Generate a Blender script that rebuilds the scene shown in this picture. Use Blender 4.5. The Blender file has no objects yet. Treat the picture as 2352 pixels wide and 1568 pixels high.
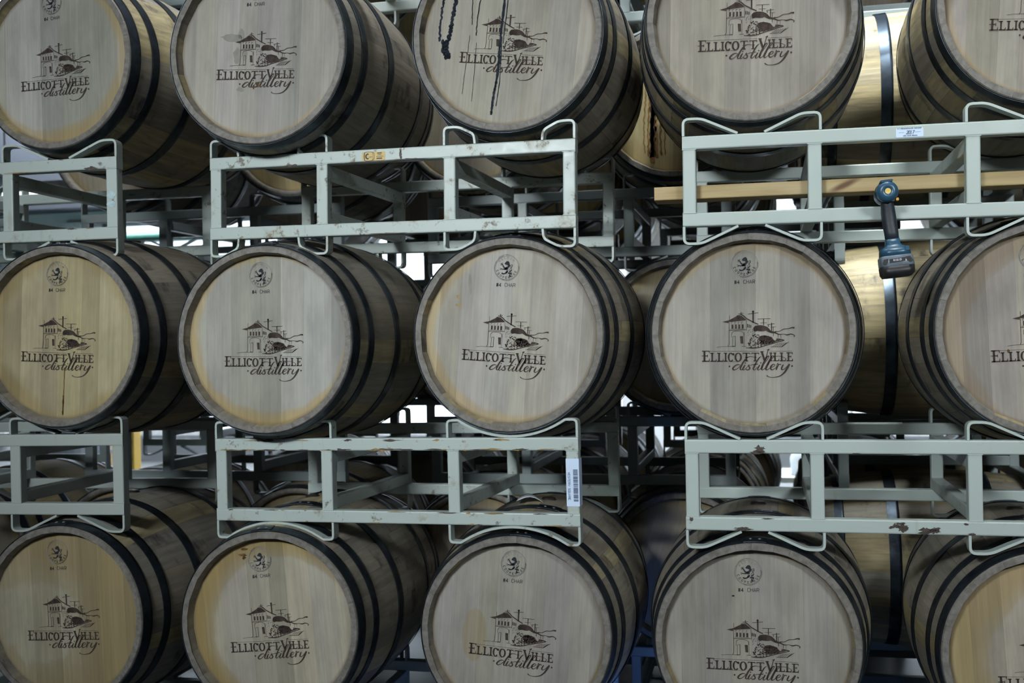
import bpy, bmesh, math, random
from mathutils import Vector, Matrix
random.seed(7)
PI = math.pi
EYE = 1.43                       # eye height above the floor
S = bpy.context.scene
COL = S.collection

# ------------------------------------------------------------------ camera, light, exposure
cam = bpy.data.cameras.new('camera'); camo = bpy.data.objects.new('camera', cam); COL.objects.link(camo)
yaw, pitch, roll = 0.22384, 0.00464, -0.01706
rt = Vector((math.cos(yaw), math.sin(yaw), 0)); fw = Vector((-math.sin(yaw)*math.cos(pitch), math.cos(yaw)*math.cos(pitch), math.sin(pitch)))
up = rt.cross(fw)
r2 = math.cos(roll)*rt + math.sin(roll)*up; u2 = -math.sin(roll)*rt + math.cos(roll)*up
M = Matrix((r2, u2, -fw)).transposed().to_4x4(); M.translation = Vector((0, 0, EYE))
camo.matrix_world = M
cam.sensor_width = 36; cam.lens = 2531.9*36/2352; cam.clip_start = 0.05
cam.dof.use_dof = True; cam.dof.focus_distance = 3.0; cam.dof.aperture_fstop = 4.0
S.camera = camo

W = bpy.data.worlds.new('world'); S.world = W; W.use_nodes = True
W.node_tree.nodes['Background'].inputs[0].default_value = (0.45, 0.6, 0.9, 1)
W.node_tree.nodes['Background'].inputs[1].default_value = 00.02
S.view_settings.view_transform = 'Standard'; S.view_settings.look = 'None'
S.view_settings.gamma = 1; S.view_settings.use_curve_mapping = False
S.view_settings.exposure = 0.07

def lamp(name, loc, target, size, energy, color):
    l = bpy.data.lights.new(name, 'AREA'); l.shape = 'RECTANGLE'; l.size, l.size_y = size; l.energy = energy; l.color = color
    o = bpy.data.objects.new(name, l); COL.objects.link(o); o.location = loc
    o.rotation_euler = (Vector(target) - Vector(loc)).to_track_quat('-Z', 'Y').to_euler()
    return o
LAMPS = [  # (x, y, z, size, energy, colour) : the warehouse ceiling lights, plus unseen lamps added to brighten the back wall
    (-2.0, -2.5, 3.70, (1.3, 0.5), 36, (0.93, 0.99, 1.0)),
    ( 2.7, -2.0, 3.70, (1.3, 0.5), 27, (0.93, 0.99, 1.0)),
    ( 0.50, 3.45, 4.9, (0.6, 0.2), 12, (0.93, 0.98, 1.0)),
    (-1.3, 3.3, 4.9, (2.4, 0.3), 30, (0.93, 0.98, 1.0)),
    (-6.0, 8.7, 4.6, (3.0, 0.5), 340, (0.86, 0.94, 1.0)),  # this back-wall row is added out of view to blow the wall out white
    (-2.0, 8.7, 4.6, (3.0, 0.5), 340, (0.86, 0.94, 1.0)),
    ( 2.0, 8.7, 4.6, (3.0, 0.5), 340, (0.86, 0.94, 1.0)),
    ( 0.38, 2.4, 5.0, (0.5, 0.25), 17, (0.95, 1.0, 0.98)),
]

# ------------------------------------------------------------------ helpers
def tag(o, label=None, cat=None, group=None, kind=None):
    if label: o['label'] = label
    if cat: o['category'] = cat
    if group: o['group'] = group
    if kind: o['kind'] = kind
    return o
def link(name, data, parent=None):
    o = bpy.data.objects.new(name, data); COL.objects.link(o)
    if parent: o.parent = parent
    return o
def empty(name, M4=None, loc=None):
    o = link(name, None); o.empty_display_size = .1
    if M4 is not None: o.matrix_world = M4
    if loc is not None: o.location = loc
    return o
def mesh(name, verts, faces, m, smooth=False):
    me = bpy.data.meshes.new(name); me.from_pydata(verts, [], faces)
    if m: me.materials.append(m)
    me.validate()
    if smooth: me.polygons.foreach_set('use_smooth', [True]*len(me.polygons))
    me.update(); return me
class MB:
    def __init__(s): s.v = []; s.f = []
    def add(s, vs, fs):
        n = len(s.v); s.v += [tuple(v) for v in vs]; s.f += [tuple(i+n for i in f) for f in fs]
    def box(s, x0, x1, y0, y1, z0, z1, b=0.0):
        if b <= 0:
            s.add([(x0,y0,z0),(x1,y0,z0),(x1,y1,z0),(x0,y1,z0),(x0,y0,z1),(x1,y0,z1),(x1,y1,z1),(x0,y1,z1)],
                  [(0,3,2,1),(4,5,6,7),(0,1,5,4),(1,2,6,5),(2,3,7,6),(3,0,4,7)]); return
        # tube section with rounded long edges; the long axis is the largest extent
        d = [x1-x0, y1-y0, z1-z0]; ax = d.index(max(d))
        lo = [x0,y0,z0]; hi = [x1,y1,z1]
        i, j = [(1,2),(2,0),(0,1)][ax]
        ring = []
        for (ci, cj, a0) in ((hi[i]-b, hi[j]-b, 0), (lo[i]+b, hi[j]-b, PI/2), (lo[i]+b, lo[j]+b, PI), (hi[i]-b, lo[j]+b, 1.5*PI)):
            for t in (0, PI/4, PI/2): ring.append((ci+b*math.cos(a0+t), cj+b*math.sin(a0+t)))
        vs = []
        for e in (lo[ax], hi[ax]):
            for (a, c) in ring:
                p = [0,0,0]; p[ax] = e; p[i] = a; p[j] = c; vs.append(p)
        n = len(ring)
        s.add(vs, [tuple(reversed(range(n))), tuple(range(n, 2*n))] + [(k, (k+1)%n, n+(k+1)%n, n+k) for k in range(n)])
    def strap(s, pts, th, y0, y1):
        """flat bar bent along pts (x,z), thickness th, width from y0 to y1"""
        L, R = offset(pts, th/2)
        n = len(pts); vs = []
        for y in (y0, y1):
            vs += [(p[0], y, p[1]) for p in L] + [(p[0], y, p[1]) for p in R]
        fs = []
        for k in range(n-1):
            fs += [(k, k+1, n+k+1, n+k), (2*n+k, 3*n+k, 3*n+k+1, 2*n+k+1), (k, 2*n+k, 2*n+k+1, k+1), (n+k, n+k+1, 3*n+k+1, 3*n+k)]
        fs += [(0, n, 3*n, 2*n), (n-1, 3*n-1, 4*n-1, 2*n-1)]
        s.add(vs, fs)
    def lathe(s, prof, seg=24, a0=0, a1=2*PI):
        """profile (y, r) turned about the Y axis"""
        full = abs(a1-a0-2*PI) < 1e-6; n = seg if full else seg+1; m = len(prof); vs = []
        for k in range(n):
            a = a0+(a1-a0)*k/seg
            for (y, r) in prof: vs.append((r*math.cos(a), y, r*math.sin(a)))
        fs = []
        for k in range(seg):
            q = (k+1) % n
            for i in range(m-1): fs.append((k*m+i, k*m+i+1, q*m+i+1, q*m+i))
        s.add(vs, fs)
    def mesh(s, name, m, smooth=False): return mesh(name, s.v, s.f, m, smooth)
    def obj(s, name, m, parent=None, smooth=False): return link(name, s.mesh(name, m, smooth), parent)
def offset(pts, h):
    """left and right offset polylines; h is a number or a list"""
    n = len(pts); L = []; R = []
    for i in range(n):
        hh = h[i] if isinstance(h, (list, tuple)) else h
        a = pts[max(0, i-1)]; b = pts[min(n-1, i+1)]; p = pts[i]
        def nrm(u, v):
            dx, dy = v[0]-u[0], v[1]-u[1]; l = math.hypot(dx, dy) or 1; return (-dy/l, dx/l)
        n1 = nrm(a, p) if i > 0 else nrm(p, b); n2 = nrm(p, b) if i < n-1 else nrm(a, p)
        mx, my = n1[0]+n2[0], n1[1]+n2[1]; l = math.hypot(mx, my) or 1; mx /= l; my /= l
        c = max(.5, mx*n1[0]+my*n1[1]); k = hh/c
        L.append((p[0]+mx*k, p[1]+my*k)); R.append((p[0]-mx*k, p[1]-my*k))
    return L, R
def round_path(pts, r, seg=4):
    """polyline with its corners rounded"""
    out = [pts[0]]
    for i in range(1, len(pts)-1):
        a, p, b = Vector(pts[i-1]), Vector(pts[i]), Vector(pts[i+1])
        d1 = (a-p); d2 = (b-p); k = min(r, d1.length*.45, d2.length*.45); q1 = p+d1.normalized()*k; q2 = p+d2.normalized()*k
        for t in range(seg+1):
            u = t/seg; v = q1*(1-u)**2 + p*2*u*(1-u) + q2*u*u; out.append((v.x, v.y))
    out.append(pts[-1]); return out
def spline(pts, seg=6):
    out = []; n = len(pts)
    for i in range(n-1):
        p0 = pts[max(0, i-1)]; p1 = pts[i]; p2 = pts[i+1]; p3 = pts[min(n-1, i+2)]
        for k in range(seg):
            t = k/seg
            out.append(tuple(.5*((2*p1[j])+(-p0[j]+p2[j])*t+(2*p0[j]-5*p1[j]+4*p2[j]-p3[j])*t*t+(-p0[j]+3*p1[j]-3*p2[j]+p3[j])*t**3) for j in range(len(p1))))
    out.append(tuple(pts[-1])); return out

# ------------------------------------------------------------------ materials
def newmat(name):
    m = bpy.data.materials.new(name); m.use_nodes = True; nt = m.node_tree
    b = nt.nodes['Principled BSDF']; return m, nt, b
class N:
    """tiny node-building wrapper"""
    def __init__(s, nt): s.nt = nt
    def n(s, t, **kw):
        x = s.nt.nodes.new('ShaderNode'+t)
        for k, v in kw.items(): setattr(x, k, v)
        return x
    def l(s, a, b): s.nt.links.new(a, b)
    def val(s, sock, v):
        if hasattr(v, 'is_output') or isinstance(v, bpy.types.NodeSocket): s.l(v, sock)
        else: sock.default_value = v
    def math(s, op, a, b=0.0, clamp=False):
        x = s.n('Math', operation=op, use_clamp=clamp); s.val(x.inputs[0], a); s.val(x.inputs[1], b); return x.outputs[0]
    def ramp(s, v, a, b, lo=0.0, hi=1.0):
        x = s.n('MapRange'); x.interpolation_type = 'SMOOTHSTEP'; s.val(x.inputs[0], v)
        for i, q in zip((1, 2, 3, 4), (a, b, lo, hi)): x.inputs[i].default_value = q
        return x.outputs[0]
    def mix(s, f, a, b, mode='MIX'):
        x = s.n('Mix', data_type='RGBA', blend_type=mode); s.val(x.inputs[0], f)
        s.val(x.inputs[6], a if not isinstance(a, tuple) else (*a[:3], 1)); s.val(x.inputs[7], b if not isinstance(b, tuple) else (*b[:3], 1)); return x.outputs[2]
    def noise(s, vec, scale, detail=3, rough=.5, w=None):
        x = s.n('TexNoise'); x.inputs['Scale'].default_value = scale; x.inputs['Detail'].default_value = detail; x.inputs['Roughness'].default_value = rough
        if w is not None: x.noise_dimensions = '4D'; s.val(x.inputs['W'], w)
        s.l(vec, x.inputs['Vector']); return x.outputs[0]
    def mapping(s, vec, scale=(1,1,1), loc=(0,0,0), rot=(0,0,0)):
        x = s.n('Mapping'); x.inputs['Scale'].default_value = scale; x.inputs['Location'].default_value = loc; x.inputs['Rotation'].default_value = rot
        s.l(vec, x.inputs[0]); return x.outputs[0]
    def bump(s, h, strength, dist, b):
        x = s.n('Bump'); x.inputs['Strength'].default_value = strength; x.inputs['Distance'].default_value = dist; s.l(h, x.inputs['Height']); s.l(x.outputs[0], b.inputs['Normal'])

def plain(name, col, rough=.5, metal=0, noise_amt=.12, scale=20, bump=0):
    m, nt, b = newmat(name); g = N(nt); tc = g.n('TexCoord').outputs['Object']
    f = g.noise(tc, scale, 4, .6)
    c = g.mix(g.ramp(f, .3, .7), tuple(x*(1-noise_amt) for x in col), tuple(min(1, x*(1+noise_amt)) for x in col))
    g.l(c, b.inputs['Base Color']); b.inputs['Roughness'].default_value = rough; b.inputs['Metallic'].default_value = metal
    if bump: g.bump(f, .5, bump, b)
    return m
def emit(name, col, strength):
    m, nt, b = newmat(name); b.inputs['Base Color'].default_value = (*col, 1)
    b.inputs['Emission Color'].default_value = (*col, 1); b.inputs['Emission Strength'].default_value = strength; return m

def head_material(name, pale, ring, thr, skew=(0, 0), wob=.5, seed=0, edge=.06, grey=.0, patch=None):
    """barrel head wood: sanded pale centre with a wandering border, resin-yellow rim"""
    m, nt, b = newmat(name); g = N(nt); tc = g.n('TexCoord').outputs['Object']
    sx = g.n('SeparateXYZ'); g.l(tc, sx.inputs[0]); x, z = sx.outputs[0], sx.outputs[2]
    oi = g.n('ObjectInfo'); rnd = oi.outputs['Random']; tone = oi.outputs['Color']
    seedv = g.math('ADD', seed*3.7, 0)
    x1 = g.math('SUBTRACT', x, skew[0]); z1 = g.math('SUBTRACT', z, skew[1])
    r = g.math('SQRT', g.math('ADD', g.math('MULTIPLY', x1, x1), g.math('MULTIPLY', z1, z1)))
    bl = g.noise(g.mapping(tc, (1, 1, .8)), 6, 5, .55, w=seedv)
    rr = g.math('ADD', g.math('DIVIDE', r, .252), g.math('MULTIPLY', g.math('SUBTRACT', bl, .5), wob))
    mask = g.ramp(rr, thr+.03, thr+edge+.03); glow = g.ramp(rr, thr+.02, 1.05)
    grain = g.noise(g.mapping(tc, (150, 1, 5)), 1, 4, .6, w=g.math('MULTIPLY', rnd, 30))
    grain2 = g.noise(g.mapping(tc, (28, 1, 1.6)), 1, 2, .5, w=g.math('MULTIPLY', rnd, 60))
    cloud = g.noise(g.mapping(tc, (1.6, 1, .7)), 9, 4, .6, w=g.math('ADD', seedv, 11))
    p2 = g.mix(g.ramp(cloud, .35, .7), pale, tuple(c*.80 for c in pale))
    r2_ = g.mix(g.ramp(grain2, .3, .7), ring, tuple(c*.78 for c in ring))
    c = g.mix(mask, p2, g.mix(glow, g.mix(.45, p2, r2_), r2_))
    if patch:                                   # (x, z, radius, colour): a stain with its own outline
        for (px, pz, pr, pc, stretch) in patch:
            a = g.math('SUBTRACT', x, px); d = g.math('MULTIPLY', g.math('SUBTRACT', z, pz), stretch)
            q = g.math('SQRT', g.math('ADD', g.math('MULTIPLY', a, a), g.math('MULTIPLY', d, d)))
            q = g.math('ADD', g.math('DIVIDE', q, pr), g.math('MULTIPLY', g.math('SUBTRACT', bl, .5), .9))
            c = g.mix(g.ramp(q, .95, 1.08, .75, 0), c, pc)
    c = g.mix(1.0, c, g.mix(g.ramp(grain, .25, .75), (.86, .86, .86), (1.06, 1.06, 1.06)), 'MULTIPLY')
    c = g.mix(1.0, c, g.mix(g.ramp(grain2, .3, .7), (.93, .93, .93), (1.03, 1.03, 1.03)), 'MULTIPLY')
    c = g.mix(1.0, c, tone, 'MULTIPLY')
    rt_ = g.math('SQRT', g.math('ADD', g.math('MULTIPLY', x, x), g.math('MULTIPLY', z, z)))
    c = g.mix(g.ramp(rt_, .240, .252, 0, .6), c, (.16, .12, .075))
    g.l(c, b.inputs['Base Color']); b.inputs['Roughness'].default_value = .6; b.inputs['Specular IOR Level'].default_value = .22
    g.bump(grain, .15, .0006, b)
    return m

PALE = (.365, .350, .315); PALE2 = (.40, .395, .362); RING = (.36, .29, .17)

m, nt, b = newmat('stave_wood'); g = N(nt); tc = g.n('TexCoord').outputs['Object']; oi = g.n('ObjectInfo')
rnd = oi.outputs['Random']; sy = g.n('SeparateXYZ'); g.l(tc, sy.inputs[0]); yy = sy.outputs[1]
gr = g.noise(g.mapping(tc, (60, 4, 60)), 1, 5, .6, w=g.math('MULTIPLY', rnd, 40))
cl = g.noise(g.mapping(tc, (5, 9, 5)), 1, 5, .65, w=g.math('MULTIPLY', rnd, 3))
c = g.mix(g.ramp(gr, .25, .75), oi.outputs['Color'], (.10, .085, .07)); c = g.mix(.55, oi.outputs['Color'], c)
c = g.mix(g.ramp(cl, .55, .70, 0, .85), c, (.03, .028, .03))
endm = g.ramp(g.math('ABSOLUTE', yy), .444, .4475)
c = g.mix(endm, c, g.mix(g.ramp(gr, .3, .7), (.215, .205, .188), (.12, .11, .098)))
g.l(c, b.inputs['Base Color']); b.inputs['Roughness'].default_value = .62; g.bump(gr, .3, .001, b)
STAVE = m

m, nt, b = newmat('hoop_steel'); g = N(nt); tc = g.n('TexCoord').outputs['Object']; oi = g.n('ObjectInfo')
n1 = g.noise(tc, 14, 5, .65, w=g.math('MULTIPLY', oi.outputs['Random'], 20)); n2 = g.noise(tc, 70, 3, .6)
c = g.mix(g.ramp(n1, .4, .7), (.050, .068, .092), (.018, .023, .032)); c = g.mix(g.ramp(n2, .62, .72, 0, .5), c, (.06, .045, .03))
g.l(c, b.inputs['Base Color']); b.inputs['Metallic'].default_value = .8
g.l(g.ramp(n1, .3, .7, .30, .52), b.inputs['Roughness'])
g.bump(n2, .15, .001, b); HOOP = m

m, nt, b = newmat('rack_paint'); g = N(nt); tc = g.n('TexCoord').outputs['Object']; oi = g.n('ObjectInfo')
rust = oi.outputs['Alpha']; paint = oi.outputs['Color']
sd = g.math('MULTIPLY', oi.outputs['Random'], 50)
n1 = g.noise(tc, 28, 6, .7, w=sd); n2 = g.noise(tc, 7, 4, .6, w=sd); n3 = g.noise(tc, 120, 3, .6, w=sd); n4 = g.noise(g.mapping(tc, (30, 30, 5)), 1, 3, .6, w=sd)
geo = g.n('NewGeometry'); pt = geo.outputs['Pointiness']
c = g.mix(g.ramp(n2, .35, .75, 0, .22), paint, (.42, .45, .42))
lim = g.math('SUBTRACT', .80, g.math('MULTIPLY', rust, .205))
gr_ = g.math('MULTIPLY', g.math('SUBTRACT', n1, lim), 14, True)          # grime and chips
c = g.mix(g.math('MULTIPLY', gr_, .85), c, (.075, .055, .045))
ye = g.math('MULTIPLY', g.math('SUBTRACT', g.math('ADD', g.math('MULTIPLY', n2, .5), g.math('MULTIPLY', n1, .5)), g.math('SUBTRACT', .74, g.math('MULTIPLY', rust, .175))), 9, True)
c = g.mix(g.math('MULTIPLY', ye, .6), c, (.25, .20, .13))
st = g.ramp(n4, .60, .75, 0, .35); c = g.mix(g.math('MULTIPLY', st, rust), c, (.25, .20, .15))
g.l(c, b.inputs['Base Color']); g.l(g.ramp(n1, .3, .8, .30, .55), b.inputs['Roughness']); g.bump(n3, .12, .001, b)
RACK = m

PRINT = plain('print_ink', (.055, .042, .038), .6, 0, .35, 60)
STAMP = plain('stamp_ink', (.035, .04, .05), .6, 0, .3, 90)
STAMPGREY = plain('stamp_ink_faded', (.24, .235, .225), .6, 0, .1, 60)
DRIP = plain('drip_stain_dark', (.022, .028, .038), .45, 0, .4, 60)
DRIPB = plain('drip_stain_brown', (.13, .075, .03), .5, 0, .5, 40)
SMUDGE = plain('smudge_grey', (.27, .26, .235), .6, 0, .08, 60)
TAN = plain('stain_tan', (.33, .26, .15), .55, 0, .15, 50)
CHIP = plain('bare_rusted_steel', (.07, .055, .05), .6, .3, .4, 90)
for _m in (PRINT, STAMP, STAMPGREY, DRIP, DRIPB, SMUDGE, TAN):
    _b = _m.node_tree.nodes['Principled BSDF']; _b.inputs['Roughness'].default_value = .85; _b.inputs['Specular IOR Level'].default_value = .08
BUNG = plain('bung_dark', (.03, .025, .02), .4, 0, .4, 60)
RIVET = plain('rivet_steel', (.5, .52, .55), .3, .9, .1, 60)

# ------------------------------------------------------------------ setting
CONC = plain('floor_concrete', (.10, .11, .125), .35, 0, .2, 3)
WALLW = plain('wall_white', (.80, .83, .86), .6, 0, .03, 2)
DARKW = plain('wall_grey', (.12, .125, .13), .7, 0, .1, 2)
CEILM = plain('ceiling_panel', (.13, .135, .14), .7, 0, .06, 2)
X0, X1, Y0, Y1, ZC = -11.0, 6.0, -5.0, 9.6, 5.4
def slab(name, a, m):
    o = MB(); o.box(*a); q = o.obj(name, m); tag(q, kind='structure'); return q
slab('floor', (X0, X1, Y0, Y1, -.12, 0), CONC)
slab('ceiling', (X0, X1, Y0, Y1, ZC, ZC+.12), CEILM)
slab('wall_back', (X0, X1, Y1, Y1+.12, 0, ZC), WALLW)
slab('wall_front', (X0, X1, Y0-.12, Y0, 0, ZC), DARKW)
slab('wall_left', (X0-.12, X0, Y0, Y1, 0, ZC), DARKW)
slab('wall_right', (X1, X1+.12, Y0, Y1, 0, ZC), DARKW)
slab('trim_1', (X0, X1, Y1-.32, Y1, 2.82, ZC), plain('fascia_blue_grey', (.035, .042, .055), .7, 0, .1, 2))
slab('baseboard_back', (X0, X1, Y1-.02, Y1, 0, .14), plain('baseboard_grey', (.25, .27, .3), .5))
WIN = emit('window_daylight', (.80, .90, 1.0), 2.0)
FRM = plain('window_frame_white', (.7, .72, .74), .5)
for i, (xa, xb, za, zb) in enumerate(((-9.6, -7.4, .7, 2.65), (-6.6, -4.4, .7, 2.65), (-3.4, -1.2, .7, 2.65), (-.4, 1.8, .7, 2.65))):
    e = empty('window_%d' % (i+1), loc=((xa+xb)/2, Y1-.03, za)); tag(e, kind='structure')
    w, h = (xb-xa)/2, zb-za
    p = MB()
    for (a, c_, d, f_) in ((-w-.06, -w, -.06, h+.06), (w, w+.06, -.06, h+.06), (-w, w, -.06, 0), (-w, w, h, h+.06), (-.02, .02, 0, h), (-w, w, h/2-.02, h/2+.02)): p.box(a, c_, -.04, .03, d, f_)
    p.obj('window_frame', FRM, e)
    for (a, c_, d, f_) in ((-w, -.02, 0, h/2-.02), (.02, w, 0, h/2-.02), (-w, -.02, h/2+.02, h), (.02, w, h/2+.02, h)):
        q = MB(); q.box(a, c_, 0, .01, d, f_); q.obj('pane', WIN, e)

HOUS = plain('lamp_housing_white', (.7, .72, .73), .4); DIFF = emit('lamp_diffuser', (.9, .96, 1.0), 2.0)
names = {0: 'white strip light over the aisle left of the camera', 1: 'white strip light over the aisle right of the camera', 2: 'white strip light hanging above the sideways barrels',
         3: 'white strip light hanging above the second row of racks', 4: 'added unseen strip light brightening the back wall, leftmost', 5: 'added unseen strip light brightening the back wall, middle', 6: 'added unseen strip light brightening the back wall, rightmost', 7: 'white strip light high over the aisle just in front of the stacks'}
for i, (x, y, z, sz, en, colr) in enumerate(LAMPS):
    e = empty('ceiling_light', loc=(x, y, z+.02)); tag(e, names[i], 'ceiling light')
    w, d = sz[0]/2, sz[1]/2
    q = MB(); q.box(-w, w, -d, d, .0, .06); q.obj('lamp_housing', HOUS, e)
    q = MB(); q.box(-w+.02, w-.02, -d+.02, d-.02, -.008, 0); q.obj('diffuser', DIFF, e)
    q = MB(); q.box(-w+.1, -w+.11, -.005, .005, .06, ZC-z-.02); q.box(w-.11, w-.1, -.005, .005, .06, ZC-z-.02); q.obj('hanging_rod', HOUS, e)
    l = lamp('lamp_light', (x, y, z), (.36, 4.05, 1.9) if y == 2.4 else (.45, 4.2, 2.3) if y == 3.45 else (x, y, 0) if 0 < y < 6 else ((x, 9.6, 1.4) if y > 6 else (x*.55, 3.1, 1.55)), sz, en, colr); l.data.spread = math.radians(52 if y < 0 else (44 if y in (2.4, 3.45) else 100 if y < 6 else 120))
# one fixture low in the left background that shows between the racks
e = empty('ceiling_light', loc=(-4.40, 6.4, 2.50)); tag(e, 'glowing white strip light seen under the top left barrel', 'ceiling light')
q = MB(); q.box(-.6, .6, -.08, .08, 0, .06); q.obj('lamp_housing', HOUS, e)
q = MB(); q.box(-.58, .58, -.06, .06, -.02, 0); q.obj('diffuser', DIFF, e)
q = MB(); q.box(-.5, -.49, -.005, .005, .06, ZC-2.50); q.box(.49, .5, -.005, .005, .06, ZC-2.50); q.obj('hanging_rod', HOUS, e)

# ------------------------------------------------------------------ barrel prototypes (axis along Y, front end at y = -L/2)
L = .90; RB = .3239; RC = .275; RI = .2530
def prof(y):                                     # outer radius at distance y from the middle
    return RB-(RB-RC)*(abs(y)/(L/2))**2
def stave_mesh(k, a0, a1):
    ys = [-L/2, -L/2+.004, -.41, -.33, -.24, -.14, -.05, .05, .14, .24, .33, .41, L/2-.004, L/2]
    gap = .00022
    vs = []; fs = []
    nn = 4
    dr = random.uniform(-.00025, .00025)
    for i, y in enumerate(ys):
        R = prof(y)+dr-(.002 if i in (0, len(ys)-1) else 0)
        t = .022 if abs(y) > .44 else .027
        if i in (0, len(ys)-1): rin = R-.015
        elif abs(y) > .44: rin = R-.0165
        elif abs(y) > .405: rin = RI-.004
        else: rin = R-.027
        for j in range(nn):
            a = a0+(a1-a0)*j/(nn-1); e = gap/R if j == 0 else (-gap/R if j == nn-1 else 0)
            rr = R-(.0003 if j in (0, nn-1) else 0)
            vs.append((rr*math.cos(a+e), y, rr*math.sin(a+e)))
        for j in (nn-1, 0):
            a = a0 if j == 0 else a1; e = .0001/R*(1 if j == 0 else -1)
            vs.append((rin*math.cos(a+e), y, rin*math.sin(a+e)))
    w = nn+2
    for i in range(len(ys)-1):
        for j in range(w):
            q = (j+1) % w; fs.append((i*w+j, i*w+q, (i+1)*w+q, (i+1)*w+j))
    fs.append(tuple(reversed(range(w)))); n = (len(ys)-1)*w; fs.append(tuple(range(n, n+w)))
    me = mesh('stave', vs, fs, STAVE); return me
NST = 30
wd = [random.uniform(.7, 1.35) for _ in range(NST)]; tot = sum(wd); acc = 0.0; STV = []
for k in range(NST):
    a0 = acc/tot*2*PI; acc += wd[k]; STV.append(stave_mesh(k, a0, acc/tot*2*PI))
def hoop_mesh(y0, y1, th=.0022, seam=None):
    o = MB(); n = 5; out = [(y0+(y1-y0)*i/(n-1), prof(y0+(y1-y0)*i/(n-1))+th+.0012) for i in range(n)]
    inn = [(y, r-th) for (y, r) in reversed(out)]
    o.lathe([*out, *inn, out[0]], 96)
    # overlapping end of the band
    ov = [(y, r+.0016) for (y, r) in out]; ov = [(out[0][0], out[0][1]-.001), *ov, (out[-1][0], out[-1][1]-.001)]
    if seam is not None: o.lathe(ov, 10, seam, seam+.22)
    return o.mesh('hoop', HOOP, True)
SEAM = [PI/2-.11, PI/2+.05, PI/2-.2]
HOOPS = [(-.4460, -.4075), (-.3580, -.3259), (-.1810, -.1407), (.1407, .1810), (.3259, .3580), (.4075, .4460)]
HM = [hoop_mesh(a, c_, seam=SEAM[i % 3]) for i, (a, c_) in enumerate(HOOPS)]
def rivet_mesh(i, k):
    a = SEAM[i % 3]+.11+(k-.5)*.085; y = (HOOPS[i][0]+HOOPS[i][1])/2; R = prof(y)+.0045
    o = MB(); c_ = Vector((R*math.cos(a), y, R*math.sin(a))); nrm = Vector((math.cos(a), 0, math.sin(a))); t = Vector((0, 1, 0)); s_ = nrm.cross(t)
    vs = []
    for (rr, hh) in ((.0052, 0), (.0045, .0018), (.002, .003)):
        for q in range(8): p = c_+nrm*hh+t*rr*math.cos(q*PI/4)+s_*rr*math.sin(q*PI/4); vs.append(p)
    fs = [(8*r+q, 8*r+(q+1) % 8, 8*(r+1)+(q+1) % 8, 8*(r+1)+q) for r in (0, 1) for q in range(8)]+[tuple(range(16, 24))]
    o.add(vs, fs); return o.mesh('rivet', RIVET, True)
RV = [[rivet_mesh(i, k) for k in (0, 1)] for i in (0, 1, 2)]
HY = -L/2+.030                                   # front face of the head
def board_set(widths):
    tot = sum(widths); x = -RI; out = []
    for w in widths:
        x0 = x; x1 = x+w/tot*2*RI; x = x1; gp = .00004; dz = random.uniform(-.0002, .0002)
        x0 += gp; x1 -= gp; n = 6; pts = []
        for i in range(n+1):
            xx = x0+(x1-x0)*i/n; pts.append((xx, math.sqrt(max(0, RI*RI-xx*xx))))
        for i in range(n, -1, -1):
            xx = x0+(x1-x0)*i/n; zz = -math.sqrt(max(0, RI*RI-xx*xx)); pts.append((xx, zz-(1e-4 if zz > -1e-4 else 0)))
        m_ = len(pts); cx = (x0+x1)/2; bz = .0002
        vs = [(cx+(p[0]-cx)*.9985, HY+dz, p[1]*.999) for p in pts]+[(p[0], HY+dz+bz, p[1]) for p in pts]+[(p[0], HY+.02, p[1]) for p in pts]
        fs = [tuple(range(m_))]+[(k+r*m_, k+(r+1)*m_, (k+1) % m_+(r+1)*m_, (k+1) % m_+r*m_) for r in (0, 1) for k in range(m_)]
        me = mesh('head_board', vs, fs, None); me.materials.append(None); out.append(me)
    return out
BSETS = [board_set([.7, 1, 1.1, .85, 1.2, .9, 1.15, .8]), board_set([.9, 1.2, .8, 1.1, 1, 1.2, .9, .6]), board_set([.6, .95, 1.25, 1.0, .8, 1.1, 1.15, .7]), board_set([.8, 1.1, 1.3, .9, 1.0, 1.2, .7])]
o = MB(); o.lathe([(L/2-.03, 0.0005), (L/2-.03, RI), (L/2-.05, RI)], 48); BACKHEAD = o.mesh('rear_head', plain('rear_head_wood', (.33, .27, .19), .6), False)
o = MB(); o.lathe([(0, .0004), (0, .020), (.006, .024), (.012, .026)], 20)
bv = [(x, -.02+z, RB+.006-y) for (x, y, z) in o.v]; BUNGM = mesh('bung', bv, o.f, BUNG, True)
# joined body for barrels far behind
o = MB(); o.lathe([(-L/2+.03, RI), (-L/2, RC-.018), (-L/2, RC-.001)]+[(y, prof(y)) for y in (-.4, -.3, -.2, -.1, 0, .1, .2, .3, .4)]+[(L/2, RC-.001), (L/2, RC-.018), (L/2-.03, RI)], 60)
BODY = o.mesh('stave_body', STAVE, True)

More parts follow.
